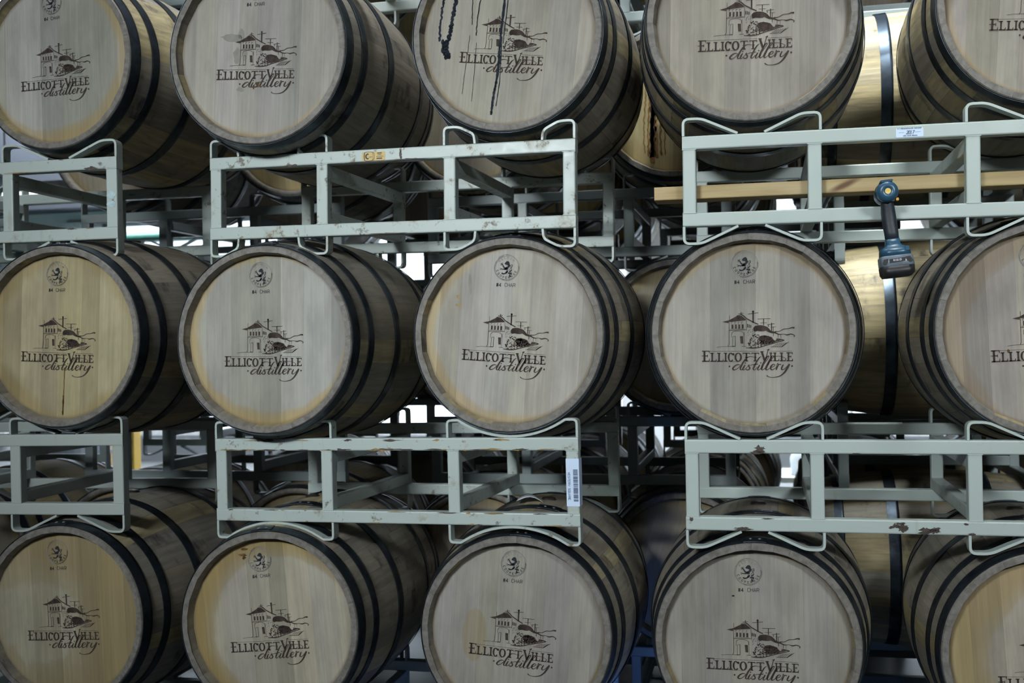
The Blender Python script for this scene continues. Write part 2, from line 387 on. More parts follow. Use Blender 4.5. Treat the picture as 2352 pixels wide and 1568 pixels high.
# ------------------------------------------------------------------ prints, drawn in units of a 2038 x 1568 sheet
def ribbon(mb, pts, w, smooth=True, seg=5):
    """stroke: pts (x, y) or (x, y, width)"""
    P = [(p[0], p[1], p[2] if len(p) > 2 else w) for p in pts]
    if smooth and len(P) > 2: P = spline(P, seg)
    Lf, Rt = offset([(p[0], p[1]) for p in P], [p[2]/2 for p in P]); n = len(P)
    mb.add([(a[0], 0, -a[1]) for a in Lf]+[(a[0], 0, -a[1]) for a in Rt], [(k, k+1, n+k+1, n+k) for k in range(n-1)])
SW = 1.0
def poly(mb, pts): mb.add([(p[0], 0, -p[1]) for p in pts], [tuple(range(len(pts)))])
def dot(mb, x, y, r, n=8): poly(mb, [(x+r*math.cos(2*PI*k/n), y+r*math.sin(2*PI*k/n)) for k in range(n)])
def slab_letter(mb, ch, x0, x1, y0, y1, t=26, s=16):
    t *= 1.12
    """western slab-serif capitals"""
    w = x1-x0; h = y1-y0
    def hb(a, b_, y): poly(mb, [(a, y-s/2), (b_, y-s/2), (b_, y+s/2), (a, y+s/2)])
    def vb(x, a, b_): poly(mb, [(x-t/2, a), (x+t/2, a), (x+t/2, b_), (x-t/2, b_)])
    if ch in 'ELI':
        sx = x0+w*.32 if ch != 'I' else (x0+x1)/2
        vb(sx, y0, y1); hb(x0 if ch != 'I' else sx-t*1.1, (sx+t*.9), y0+s/2)
        if ch == 'I': hb(sx-t*1.1, sx+t*1.1, y1-s/2)
        else: hb(x0, x1, y1-s/2); poly(mb, [(x1-s, y1-s), (x1-2, y1-h*.3), (x1+2, y1-h*.3), (x1+2, y1)])
        if ch == 'E':
            hb(x0, x1, y0+s/2); poly(mb, [(x1-s, y0+s), (x1-4, y0+h*.26), (x1, y0+h*.26), (x1, y0)]); hb(sx, x0+w*.74, y0+h*.48)
            poly(mb, [(x0+w*.7, y0+h*.36), (x0+w*.77, y0+h*.36), (x0+w*.77, y0+h*.60), (x0+w*.7, y0+h*.60)])
    elif ch in 'CO':
        cx = (x0+x1)/2; cy = (y0+y1)/2
        a0, a1 = (0, 2*PI) if ch == 'O' else (.22*PI, 1.78*PI)
        P = []
        for k in range(25):
            a = a0+(a1-a0)*k/24; ww = s+(t-s)*abs(math.cos(a)); P.append((cx+(w/2-t*.4)*math.cos(a), cy+(h/2-s*.5)*math.sin(a), ww))
        ribbon(mb, P, t, False)
        if ch == 'C': vb(x1-6, y0+h*.06, y0+h*.30)
    elif ch == 'T':
        cx = (x0+x1)/2; vb(cx, y0, y1); hb(x0, x1, y0+s/2); hb(cx-t, cx+t, y1-s/2)
        for xx in (x0, x1-9): poly(mb, [(xx, y0), (xx+9, y0), (xx+9, y0+h*.2), (xx, y0+h*.2)])
        poly(mb, [(cx-t*.9, y0+h*.5), (cx+t*.9, y0+h*.5), (cx+t*.9, y0+h*.57), (cx-t*.9, y0+h*.57)])
    elif ch == 'V':
        ribbon(mb, [(x0+w*.16, y0+h*.2), (x0+w*.5, y1)], t*1.1, False); ribbon(mb, [(x1-w*.12, y0+h*.02, 14), (x0+w*.52, y1, 14)], 14, False)
        hb(x0, x0+w*.36, y0+h*.2); poly(mb, [(x1-w*.32, y0+h*.06), (x1+4, y0-h*.04), (x1-w*.02, y0+h*.1)])
def logo_mesh():
    mb = MB()
    for ch, a, c_, y0, y1, t in (('E', 130, 268, 905, 1105, 32), ('L', 280, 392, 945, 1105, 27), ('L', 405, 517, 945, 1105, 27), ('I', 528, 592, 943, 1103, 27), ('C', 600, 706, 943, 1108, 28),
                              ('O', 722, 850, 943, 1108, 30), ('T', 868, 1000, 943, 1100, 26), ('T', 1022, 1160, 943, 1100, 26), ('V', 1180, 1345, 880, 1098, 30), ('I', 1340, 1402, 940, 1098, 24),
                              ('L', 1410, 1515, 940, 1098, 26), ('L', 1528, 1632, 940, 1098, 26), ('E', 1645, 1758, 938, 1098, 27)): slab_letter(mb, ch, a, c_, y0, y1, t)
    ribbon(mb, [(118, 1000, 6), (160, 1003, 16)], 12, False)
    for a, c_, y in ((270, 1160, 915), (1345, 1750, 915)): ribbon(mb, [(a, y), (c_, y)], 5, False)
    ribbon(mb, [(130, 1108), (790, 1108)], 4, False)
    # script
    T = 22; t = 10
    R = lambda pts, w=t: ribbon(mb, [(p[0], p[1], (p[2] if len(p) > 2 else w)*1.22+1.5) for p in pts], w)
    dot(mb, 628, 1195, 16); dot(mb, 1745, 1186, 17)
    R([(1060, 1020, 6), (1000, 1014, 9), (940, 1035, 13), (888, 1100, 20), (848, 1170, 24), (822, 1240, 18), (850, 1255, 9), (895, 1215, 6)])
    R([(828, 1172, 6), (780, 1160, 12), (722, 1190, 20), (688, 1235, 22), (710, 1258, 14), (762, 1240, 9), (828, 1180, 7)])
    R([(910, 1165, 14), (880, 1215, 20), (868, 1250, 16), (895, 1255, 8), (960, 1190, 6)]); dot(mb, 912, 1132, 12)
    R([(985, 1160, 10), (965, 1182, 14), (990, 1210, 20), (985, 1245, 18), (945, 1258, 12), (925, 1240, 14)])
    R([(1200, 1012, 5), (1160, 1040, 14), (1110, 1120, 20), (1075, 1190, 24), (1055, 1240, 20), (1080, 1257, 9), (1130, 1205, 6)])
    R([(1050, 1165, 9), (1140, 1152, 11)], 9); R([(960, 1190, 5), (1030, 1165, 6), (1070, 1160, 6)])
    R([(1172, 1165, 14), (1145, 1215, 20), (1132, 1250, 16), (1160, 1256, 8), (1215, 1200, 6)]); dot(mb, 1190, 1130, 12)
    R([(1215, 1200, 6), (1290, 1090, 6), (1335, 1020, 8), (1322, 1000, 8), (1290, 1040, 16), (1240, 1130, 24), (1210, 1210, 26), (1205, 1250, 16), (1235, 1252, 8), (1290, 1200, 6)])
    R([(1290, 1200, 6), (1370, 1080, 7), (1420, 1012, 9), (1400, 1000, 10), (1365, 1050, 20), (1320, 1140, 26), (1285, 1215, 28), (1283, 1252, 18), (1312, 1252, 8), (1370, 1205, 6)])
    R([(1400, 1030, 4), (1470, 1008, 6), (1550, 1012, 6), (1620, 1040, 5), (1650, 1065, 3)]); R([(1260, 1050, 3), (1290, 1022, 5), (1340, 1012, 5)])
    R([(1365, 1215, 7), (1420, 1195, 8), (1440, 1165, 9), (1410, 1155, 12), (1370, 1195, 22), (1368, 1240, 20), (1400, 1255, 11), (1460, 1215, 6)])
    R([(1460, 1215, 6), (1487, 1140, 8), (1500, 1165, 12), (1480, 1210, 20), (1462, 1255, 18)]); R([(1490, 1190, 6), (1520, 1155, 10), (1550, 1165, 14)])
    R([(1590, 1160, 14), (1562, 1215, 20), (1560, 1245, 16), (1590, 1250, 9), (1640, 1210, 8), (1690, 1150, 8)])
    R([(1700, 1150, 20), (1665, 1215, 26), (1610, 1300, 22), (1540, 1362, 15), (1450, 1390, 10), (1360, 1392, 7), (1305, 1370, 12), (1300, 1355, 14)])
    # signal tower
    K = lambda pts, w=6: ribbon(mb, pts, w, False)
    poly(mb, [(500, 375), (625, 345), (765, 268), (845, 262), (940, 342), (620, 375), (612, 400), (520, 380)])
    K([(850, 245), (880, 262), (935, 315), (1060, 385), (1145, 425)], 20); K([(760, 265), (860, 240)], 10)
    K([(840, 195), (840, 250)], 12); K([(790, 230), (885, 218)], 8); K([(632, 255), (632, 345)], 6)
    K([(625, 380), (622, 790), (600, 828)], 8); K([(400, 842), (500, 830), (740, 826)], 6); K([(850, 826), (930, 826)], 7); K([(895, 560), (895, 820)], 5)
    K([(640, 372), (920, 345)], 6); K([(628, 532), (930, 522)], 10); K([(640, 510), (900, 505)], 4); K([(935, 350), (940, 540)], 6)
    for k in range(4):
        x = 668+k*61; poly(mb, [(x, 425), (x+34, 423), (x+34, 498), (x, 502)]); K([(x, 385), (x-4, 420)], 5); K([(x-8, 384), (x+22, 382)], 6)
    for k in range(3): x = 950+k*28; poly(mb, [(x, 415+k*8), (x+16, 420+k*8), (x+16, 480+k*4), (x, 478+k*4)])
    ribbon(mb, [(668, 600), (690, 560), (770, 545), (850, 555), (890, 590)], 7); K([(668, 600), (668, 660)], 5); K([(885, 590), (888, 640)], 5)
    poly(mb, [(820, 640), (875, 640), (880, 775), (830, 772)]); K([(690, 650), (685, 820)], 6); K([(735, 640), (735, 815)], 8); K([(690, 650), (735, 635)], 5); K([(670, 828), (735, 824)], 12)
    # poles and wires
    dot(mb, 1057, 190, 20); K([(1057, 180), (1057, 395)], 26); K([(962, 235), (1150, 212)], 9)
    K([(1243, 320), (1243, 440)], 15); K([(1135, 326), (1365, 322)], 8); K([(1180, 398), (1300, 396)], 7)
    K([(1385, 400), (1385, 560)], 16); K([(1310, 432), (1440, 415)], 8); K([(1330, 470), (1330, 440)], 10); K([(1415, 470), (1415, 640)], 9); K([(1370, 475), (1462, 470)], 6); K([(1500, 600), (1500, 680)], 6); K([(1550, 610), (1550, 680)], 5)
    # smoke plume
    poly(mb, [(1062, 545), (1058, 490), (1090, 452), (1150, 440), (1200, 440), (1260, 452), (1310, 475), (1345, 510), (1375, 545), (1440, 562), (1470, 585), (1420, 590), (1360, 580), (1320, 562), (1280, 540), (1240, 552), (1180, 552), (1130, 545), (1095, 556)])
    R([(1440, 560, 14), (1520, 555, 8), (1600, 515, 10), (1680, 508, 8), (1740, 490, 16), (1790, 492, 24)]); R([(1440, 575, 16), (1520, 610, 14), (1600, 605, 6), (1660, 620, 16), (1730, 605, 12), (1790, 630, 10), (1780, 655, 14)])
    # locomotive mass and track bed: torn ink blots
    rs = random.Random(3)
    body = [(1000, 620), (1090, 590), (1180, 610), (1260, 620), (1380, 650), (1420, 700), (1470, 745), (1380, 775), (1270, 800), (1150, 850), (1050, 855), (960, 850), (965, 780), (990, 720), (1010, 660)]
    def inside(p, P):
        r = False; j = len(P)-1
        for i in range(len(P)):
            if (P[i][1] > p[1]) != (P[j][1] > p[1]) and p[0] < (P[j][0]-P[i][0])*(p[1]-P[i][1])/(P[j][1]-P[i][1])+P[i][0]: r = not r
            j = i
        return r
    core = [(1180, 640), (1260, 625), (1380, 655), (1420, 705), (1460, 745), (1330, 782), (1250, 790), (1190, 740), (1140, 700)]
    poly(mb, core)
    for _ in range(330):
        x = rs.uniform(950, 1470); y = rs.uniform(560, 860)
        if not inside((x, y), body): continue
        r = rs.uniform(5, 17); n = rs.randint(4, 6); a0 = rs.uniform(0, 6)
        poly(mb, [(x+r*rs.uniform(.5, 1.4)*math.cos(a0+2*PI*k/n), y+r*rs.uniform(.5, 1.2)*math.sin(a0+2*PI*k/n)) for k in range(n)])
    for _ in range(26):
        x = rs.uniform(960, 1080); y = rs.uniform(500, 640); r = rs.uniform(3, 8); poly(mb, [(x-r, y), (x, y-r), (x+r*1.4, y), (x, y+r)])
    R([(930, 852, 8), (1050, 858, 14), (1150, 850, 12), (1290, 808, 10), (1440, 765, 12), (1580, 725, 10), (1600, 715, 12), (1540, 700, 14), (1470, 690, 10)], 10)
    poly(mb, [(1440, 745), (1470, 700), (1560, 712), (1500, 735)])
    K([(1370, 838), (1560, 838), (1690, 748)], 7); K([(1560, 838), (1660, 765)], 12)
    for k in range(5): K([(1400+k*40, 832), (1500+k*36, 770-k*3)], 6)
    k = 1.497e-4*1.012                                    # sheet units to metres
    return mesh('distillery_print', [((x-1040)*k, HY-.0009, (z+584)*k) for (x, y, z) in mb.v], mb.f, PRINT)
LOGO = logo_mesh()

FONT = {  # strokes on a 4 x 6 grid, y down
 'A': ['0,6 2,0 4,6', '.8,4 3.2,4'], 'B': ['0,0 0,6 3,6 4,5 4,4 3,3 0,3', '0,0 3,0 4,1 4,2 3,3'], 'C': ['4,1 3,0 1,0 0,1 0,5 1,6 3,6 4,5'], 'D': ['0,0 0,6 2.6,6 4,4.6 4,1.4 2.6,0 0,0'],
 'E': ['4,0 0,0 0,6 4,6', '0,3 3,3'], 'G': ['4,1 3,0 1,0 0,1 0,5 1,6 3,6 4,5 4,3.4 2.4,3.4'], 'H': ['0,0 0,6', '4,0 4,6', '0,3 4,3'], 'I': ['2,0 2,6', '1,0 3,0', '1,6 3,6'], 'K': ['0,0 0,6', '4,0 0,3.4', '1.4,2.4 4,6'],
 'L': ['0,0 0,6 4,6'], 'N': ['0,6 0,0 4,6 4,0'], 'O': ['1,0 3,0 4,1 4,5 3,6 1,6 0,5 0,1 1,0'], 'P': ['0,6 0,0 3,0 4,1 4,2.4 3,3.4 0,3.4'], 'Q': ['1,0 3,0 4,1 4,5 3,6 1,6 0,5 0,1 1,0', '2.4,4 4,6.4'],
 'R': ['0,6 0,0 3,0 4,1 4,2.2 3,3.2 0,3.2', '2,3.2 4,6'], 'S': ['4,1 3,0 1,0 0,1 0,2.2 1,3 3,3 4,3.8 4,5 3,6 1,6 0,5'], 'T': ['0,0 4,0', '2,0 2,6'], 'U': ['0,0 0,5 1,6 3,6 4,5 4,0'], 'V': ['0,0 2,6 4,0'], 'W': ['0,0 1,6 2,2 3,6 4,0'],
 '#': ['1.2,0 .8,6', '3.2,0 2.8,6', '0,2 4,2', '0,4 4,4'], '4': ['3,6 3,0 0,4 4,4'], '2': ['0,1 1,0 3,0 4,1 4,2.4 0,6 4,6'], '0': ['1,0 3,0 4,1 4,5 3,6 1,6 0,5 0,1 1,0'], '1': ['1,1 2,0 2,6', '1,6 3,6'], '7': ['0,0 4,0 1.4,6']}
def text(mb, s, x, y, h, wd=.62, sp=.28, wt=.14, rot=0.0, slant=0):
    """capitals of height h from (x, y) downwards, rotated by rot about (x, y)"""
    cx = x; ca, sa = math.cos(rot), math.sin(rot)
    for ch in s:
        if ch != ' ':
            for st_ in FONT[ch]:
                pts = []
                for p in st_.split():
                    a, c_ = map(float, p.split(',')); X = cx-x+a/4*h*wd+slant*(6-c_)/6*h; Y = c_/6*h
                    pts.append((x+X*ca-Y*sa, y+X*sa+Y*ca))
                ribbon(mb, pts, h*wt, False)
        cx += h*(wd+sp)
def stamp_meshes():
    # lion roundel, units px of a sheet: centre (0,0), outer radius 32
    ink = MB(); grey = MB()
    def ring(mb, r, w, a0, a1, n=40): ribbon(mb, [(r*math.cos(a0+(a1-a0)*k/n), r*math.sin(a0+(a1-a0)*k/n)) for k in range(n+1)], w, False)
    ring(ink, 31.5, .55, -.1, 1.9); ring(ink, 29.4, .6, -.2, 2.0); ring(ink, 30, .5, 3.5, 4.4, 20); ring(ink, 32, .4, 3.9, 4.9, 20)
    ring(grey, 30.5, 3.0, 1.7, 3.6); ring(grey, 31, 1.6, 4.6, 6.3); ring(grey, 28, .7, 3.2, 4.9)
    for s_, a0, a1, fl in (('COOPERAGE', 2.78, .36, 1), ('KELVIN', -2.45, -.85, -1)):
        for i, ch in enumerate(s_):
            a = a0+(a1-a0)*i/(len(s_)-1); h = 5.0; r = 24.5
            if fl == 1: rot = a-PI/2; ox, oy = -h*.31, -h/2
            else: rot = a+PI/2; ox, oy = -h*.31, -h/2
            X = r*math.cos(a)+ox*math.cos(rot)-oy*math.sin(rot); Y = r*math.sin(a)+ox*math.sin(rot)+oy*math.cos(rot)
            text(ink if fl == 1 else grey, ch, X, Y, h, .62, .2, .17, rot)
    # lion rampant
    P = lambda pts: poly(ink, pts)
    P([(-6, -10), (-2, -15), (3, -16.5), (6, -13), (7, -8), (4, -5), (0, -7), (-4, -7.5)])
    P([(7, -9), (9, -5), (7, -2), (4.5, 0), (3, 5), (-1, 5.5), (-6, 4), (-3, 1), (1, -2), (3, -6)])
    ribbon(ink, [(-14, -9, 3.4), (-11, -7, 2.4), (-8, -2, 3.2), (-4, 1, 4), (1, 0, 5)], 3); ribbon(ink, [(-15, 3.5, 2.4), (-10, 4, 2), (-5, 3.6, 3.4), (0, 2.5, 4)], 3)
    for (x, y) in ((-16, -10), (-16, -6.5), (-12.5, -11.5)): ribbon(ink, [(x, y), (x+3, y+1.6)], 1.1, False)
    for (x, y) in ((-17.5, 1.5), (-17.5, 5)): ribbon(ink, [(x, y), (x+3, y+.8)], 1.0, False)
    P([(1, 6), (4, 7), (4, 11), (1, 13), (-3, 14), (-2, 10)]); ribbon(ink, [(1, 11, 4), (-4, 14.5, 3), (-9, 15, 3.4), (-12, 13, 2.6)], 3)
    ribbon(ink, [(5, 12, 2.4), (9, 13, 2), (8.5, 18, 2.6), (10.5, 21, 3), (7, 20, 1.4)], 2.4); ribbon(ink, [(7, 9, 4), (10, 8, 3), (13.5, 4, 1.6)], 2); ribbon(ink, [(4, 14, 2), (8, 13, 2.2), (12, 12.6, 2.6), (12, 17, 2.2)], 2)
    ribbon(ink, [(9, -5, .8), (13, -8, 1.1), (13, -3, 1.6), (9.5, -2, 1), (11, 1, .8), (13, -1, .8)], 1); ribbon(ink, [(6, 6, .8), (10, 2, .8), (13, 3, .8)], .8)
    k = .0375/32
    me1 = mesh('lion_stamp', [(x*k-.0205, HY-.0009, z*k+.192) for (x, y, z) in ink.v], ink.f, STAMP)
    me2 = mesh('lion_stamp_ring', [(x*k-.0205, HY-.0008, z*k+.192) for (x, y, z) in grey.v], grey.f, STAMPGREY)
    ch = MB(); text(ch, '#4', 0, 0, 10, .55, .22, .17); text(ch, 'CHAR', 24, -.6, 9.6, .62, .22, .11)
    me3 = mesh('char_mark', [((x-29)*.00103-.018, HY-.0009, (z+4)*.00103+.143) for (x, y, z) in ch.v], ch.f, STAMP)
    return me1, me2, me3
LION, LIONR, CHAR = stamp_meshes()

# ------------------------------------------------------------------ barrel builder
GREY = [(.285, .258, .212), (.30, .272, .222), (.26, .238, .20), (.295, .262, .205), (.275, .255, .222)]
YEL = [(.40, .33, .18), (.36, .30, .165), (.42, .36, .22)]
def make_barrel(M4, label, group, headmat, seed, yellow=.12, marked=True, rivets=True, full=True, bset=0, bung=True, tones=None, bright=1.0):
    rs = random.Random(seed)
    e = empty('whiskey_barrel', M4); tag(e, label, 'barrel', group)
    if full:
        for k in range(NST):
            o = link('stave', STV[k], e); c_ = rs.choice(YEL) if rs.random() < yellow else rs.choice(GREY); f = rs.uniform(.85, 1.12)*bright
            o.color = (c_[0]*f, c_[1]*f, c_[2]*f, 1)
    else:
        o = link('stave_body', BODY, e); c_ = rs.choice(YEL) if rs.random() < yellow else rs.choice(GREY); o.color = (*c_, 1)
    for i in range(6):
        h = link('hoop', HM[i], e)
        if rivets and i < 3:
            for q in (0, 1): link('rivet', RV[i][q], h)
    for me in BSETS[bset]:
        o = link('head_board', me, e); o.material_slots[0].link = 'OBJECT'; o.material_slots[0].material = headmat
        f = rs.choice((.80, .88, .95, 1.0, 1.04, 1.09))*rs.uniform(.98, 1.02); o.color = (f, f*rs.uniform(.985, 1.01), f*rs.uniform(.93, 1.03), 1)
    link('rear_head', BACKHEAD, e)
    if bung: link('bung', BUNGM, e)
    if marked:
        link('distillery_print', LOGO, e); link('lion_stamp', LION, e); link('lion_stamp_ring', LIONR, e); link('char_mark', CHAR, e)
    return e
def barrel_matrix(x, y, z, yw, rl):
    c_, s_ = math.cos(yw), math.sin(yw)
    R = Matrix(((c_, s_, 0), (-s_, c_, 0), (0, 0, 1)))
    M4 = (R @ Matrix.Rotation(rl, 3, 'Y')).to_4x4()
    M4.translation = Vector((x, y, z+EYE)) + R @ Vector((0, L/2, 0)); return M4

HB = {'B11':(-2.1518,3.0419,0.9186,0.0271,-0.0086),'B12':(-1.4311,2.9778,0.8807,-0.0111,0.0532),'B13':(-0.6965,3.0440,0.8868,0.0081,0.1167),'B14':(-0.0173,3.0077,0.8640,-0.0172,0.0272),'B15':(0.7401,3.0929,0.8833,0.0185,0.0688),
'B21':(-2.0966,2.9617,0.0542,-0.0217,0.0426),'B22':(-1.4313,2.9934,0.0327,0.0004,0.0138),'B23':(-0.7070,3.0454,0.0331,0.0120,0.0797),'B24':(-0.0286,3.1010,0.0262,-0.0009,0.0135),'B25':(0.7155,3.0601,0.0221,0.0326,-0.0374),
'B31':(-2.1067,2.9771,-0.8011,-0.0042,-0.0434),'B32':(-1.4313,2.9966,-0.8079,-0.0265,-0.0816),'B33':(-0.7010,3.0490,-0.8140,-0.0066,0.0748),'B34':(-0.0307,3.0734,-0.8219,0.0173,-0.0022),'B35':(0.7134,3.0446,-0.8203,0.0314,-0.0561)}
H = head_material
YW = (.42, .37, .235)
DEPTH = {'B14': 3.105, 'B15': 3.12, 'B25': 3.105, 'B34': 3.105, 'B35': 3.10}
HMAT = {
 'B11': H('head_wood_a', PALE2, (.44, .35, .20), .86, (-.02, .02), .25, 1), 'B12': H('head_wood_b', PALE, (.40, .33, .20), .93, (0, .01), .2, 2),
 'B13': H('head_wood_c', (.40, .378, .335), (.37, .31, .22), .97, (.01, .01), .2, 3), 'B14': H('head_wood_d', (.335, .31, .275), (.38, .31, .21), .95, (0, 0), .15, 4), 'B15': H('head_wood_e', (.33, .303, .268), (.36, .29, .20), .92, (.01, 0), .15, 5),
 'B21': H('head_wood_f', YW, (.37, .295, .15), .75, (.02, .0), .7, 6, .2), 'B22': H('head_wood_g', PALE2, (.45, .35, .18), .86, (.01, .015), .35, 7),
 'B23': H('head_wood_h', (.42, .40, .362), (.46, .37, .23), .88, (.025, .01), .3, 8), 'B24': H('head_wood_i', (.375, .357, .325), (.37, .30, .20), .90, (0, -.012), .22, 9), 'B25': H('head_wood_j', (.35, .325, .288), (.33, .27, .20), .86, (.03, -.03), .3, 10),
 'B31': H('head_wood_k', (.40, .37, .275), (.35, .28, .155), .42, (-.12, -.02), 1.1, 11, .12), 'B32': H('head_wood_l', (.44, .41, .34), (.37, .28, .13), .80, (.035, -.02), .25, 12),
 'B33': H('head_wood_m', (.375, .357, .325), (.38, .32, .22), .93, (0, 0), .2, 13, patch=[(-.125, -.02, .036, (.33, .28, .19), .45)]), 'B34': H('head_wood_n', (.365, .345, .308), (.34, .28, .18), .93, (0, 0), .25, 14),
 'B35': H('head_wood_o', (.43, .39, .31), (.42, .33, .18), .80, (.06, -.02), .35, 15)}
YL = {'B11': .45, 'B13': .22, 'B23': .25, 'B15': .3, 'B25': .3}
LB = {
 'B11': 'oak barrel at the top left corner, pale head, yellowed staves on its right side',
 'B12': 'oak barrel in the top row with grey smudges around its printed logo',
 'B13': 'oak barrel in the top row with black liquid drips running down its head',
 'B14': 'oak barrel in the top row above the rack that holds the cordless drill',
 'B15': 'oak barrel cut off by the frame in the top right corner',
 'B21': 'honey-yellow oak barrel with a dark crack below its logo, middle row left edge',
 'B22': 'oak barrel in the middle row left of centre, amber rim stain along its lower left',
 'B23': 'oak barrel in the middle row at the centre, two small yellow spots on its head',
 'B24': 'clean pale-headed oak barrel facing straight on, middle row right of centre',
 'B25': 'oak barrel at the right edge of the middle row, right of the hanging drill',
 'B31': 'oak barrel in the bottom left corner with a blotchy yellow head',
 'B32': 'oak barrel in the bottom row with a broad amber crescent down its left side',
 'B33': 'bottom-row oak barrel with its logo turned clockwise and a tan water stain',
 'B34': 'bottom-row oak barrel facing straight on, under the rack with big dark chips',
 'B35': 'oak barrel cut off by the frame in the bottom right corner'}
BAR = {}
for i, k in enumerate(HB):
    x_, y_, z_, a_, b_ = HB[k]; sc = DEPTH.get(k, y_)/y_
    BAR[k] = make_barrel(barrel_matrix(x_*sc, y_*sc, z_*sc, a_, b_) @ Matrix.Scale(sc, 4), LB[k], 'front row of whiskey barrels', HMAT[k], 100+i, YL.get(k, .10), bset=(i*3+1) % 4, bright=1.3 if k in ('B11', 'B13') else 1.0)

def decal(name, parent, strokes, m, dy=-.0012, polys=()):
    mb = MB()
    for (pts, w) in strokes: ribbon(mb, [(p[0], -p[1], *(p[2:])) for p in pts], w)
    for pl in polys: poly(mb, [(p[0], -p[1]) for p in pl])
    me = mesh(name, [(x, HY+dy, z) for (x, y, z) in mb.v], mb.f, m); return link(name, me, parent)
def jag(pts, w, amp, n, rs):
    """long uneven run of liquid"""
    P = spline([(p[0], p[1]) for p in pts], n); return [(p[0]+rs.uniform(-.3, .3)*amp, p[1], max(.0006, w*rs.uniform(.75, 1.3))) for p in P]
rs = random.Random(5)
b13 = BAR['B13']
decal('drip_stain', b13, [(jag([(-.022, .25), (-.020, .10), (-.022, 0), (-.020, -.1), (-.026, -.17), (-.028, -.225)], .0062, .0012, 14, rs), .004), (jag([(-.012, .25), (-.010, .12), (-.013, -.02)], .002, .002, 12, rs), .002),
    (jag([(-.018, .0), (-.012, -.12), (-.016, -.2)], .0022, .002, 10, rs), .002), (jag([(-.12, .24), (-.118, .15), (-.112, .06), (-.11, .03)], .0022, .002, 10, rs), .002), (jag([(-.113, .0), (-.118, -.1), (-.12, -.17)], .0012, .002, 10, rs), .002),
    (jag([(-.09, .24), (-.088, .16), (-.095, .05), (-.094, .0)], .0028, .003, 12, rs), .002), (jag([(-.092, -.02), (-.09, -.12), (-.09, -.19)], .0012, .002, 10, rs), .002)], DRIP)
decal('drip_stain', b13, [(jag([(-.18, .17), (-.20, .11), (-.205, .04), (-.203, -.02)], .006, .006, 14, rs), .005), (jag([(-.17, .19), (-.165, .1), (-.172, .04), (-.175, -.02)], .009, .010, 16, rs), .008),
    (jag([(-.19, -.02), (-.182, -.05), (-.172, -.07)], .018, .012, 8, rs), .02)], DRIP)
decal('drip_stain', BAR['B21'], [(jag([(.012, -.10), (.011, -.17), (.009, -.235)], .0022, .001, 14, rs), .002), (jag([(.0105, -.18), (.009, -.24)], .005, .001, 10, rs), .002)], DRIPB)
def blot(x, z, rx, rz, n=14, k=.25): return [(x+rx*math.cos(2*PI*i/n)*rs.uniform(1-k, 1+k), z+rz*math.sin(2*PI*i/n)*rs.uniform(1-k, 1+k)) for i in range(n)]
decal('smudge', BAR['B12'], [], SMUDGE, -.0005, [blot(-.092, .045, .035, .010, 20), blot(-.062, .052, .009, .020), blot(-.074, -.010, .012, .026, 16), blot(-.050, -.002, .009, .018)])
decal('brown_spot', BAR['B12'], [], DRIPB, -.0006, [blot(-.004, -.094, .004, .009), blot(-.018, -.102, .003, .007)])
decal('smudge', BAR['B12'], [], SMUDGE, -.0006, [blot(-.060, -.108, .011, .007)])
decal('tan_spot', BAR['B23'], [], TAN, -.0006, [blot(-.158, .102, .007, .006), blot(-.156, .078, .010, .006)])
decal('smudge', BAR['B23'], [([(-.128, .17, .006), (-.126, .14, .011), (-.122, .11, .004)], .006)], SMUDGE, -.0006)
decal('dark_spot', BAR['B32'], [], DRIPB, -.0006, [blot(-.068, .225, .012, .004), blot(-.074, .208, .014, .004, 10, .5), blot(-.070, .199, .006, .006, 8, .5)])
decal('dark_spot', BAR['B25'], [], DRIPB, -.0006, [blot(-.096, -.052, .0035, .0045)])
decal('dark_spot', BAR['B34'], [], DRIP, -.0006, [blot(-.062, .125, .004, .002)])

# ------------------------------------------------------------------ rack builder
PT = .0376
def loop_paths(style, w, lh):
    """saddle straps over one barrel place, x from 0 to w, z from the beam's face outwards"""
    t = .003; c_ = w/2
    if style == 'long':      # long slanting arm ending near the middle
        a = round_path([(t, -PT*.0), (t, lh), (.052, lh), (c_-.036, .002)], .016)
        return [a, [(w-x, z) for (x, z) in a]]
    if style == 'short':     # small closed loops
        a = round_path([(t, 0), (t, lh), (.048, lh), (.094, lh*.55), (.097, 0)], .014)
        return [a, [(w-x, z) for (x, z) in a]]
    R = .2925; a = [(t, 0), (t, lh), (.030, lh)]
    arc = []
    for k in range(11):
        th = -.585+1.17*k/10; arc.append((c_+R*math.sin(th), R+.0030-R*math.cos(th)))
    P = [(t, 0), (t, lh), (arc[0][0]-.006, lh)]+arc+[(arc[-1][0]+.006, lh), (w-t, lh), (w-t, 0)]
    return [round_path(P, .012, 3)]
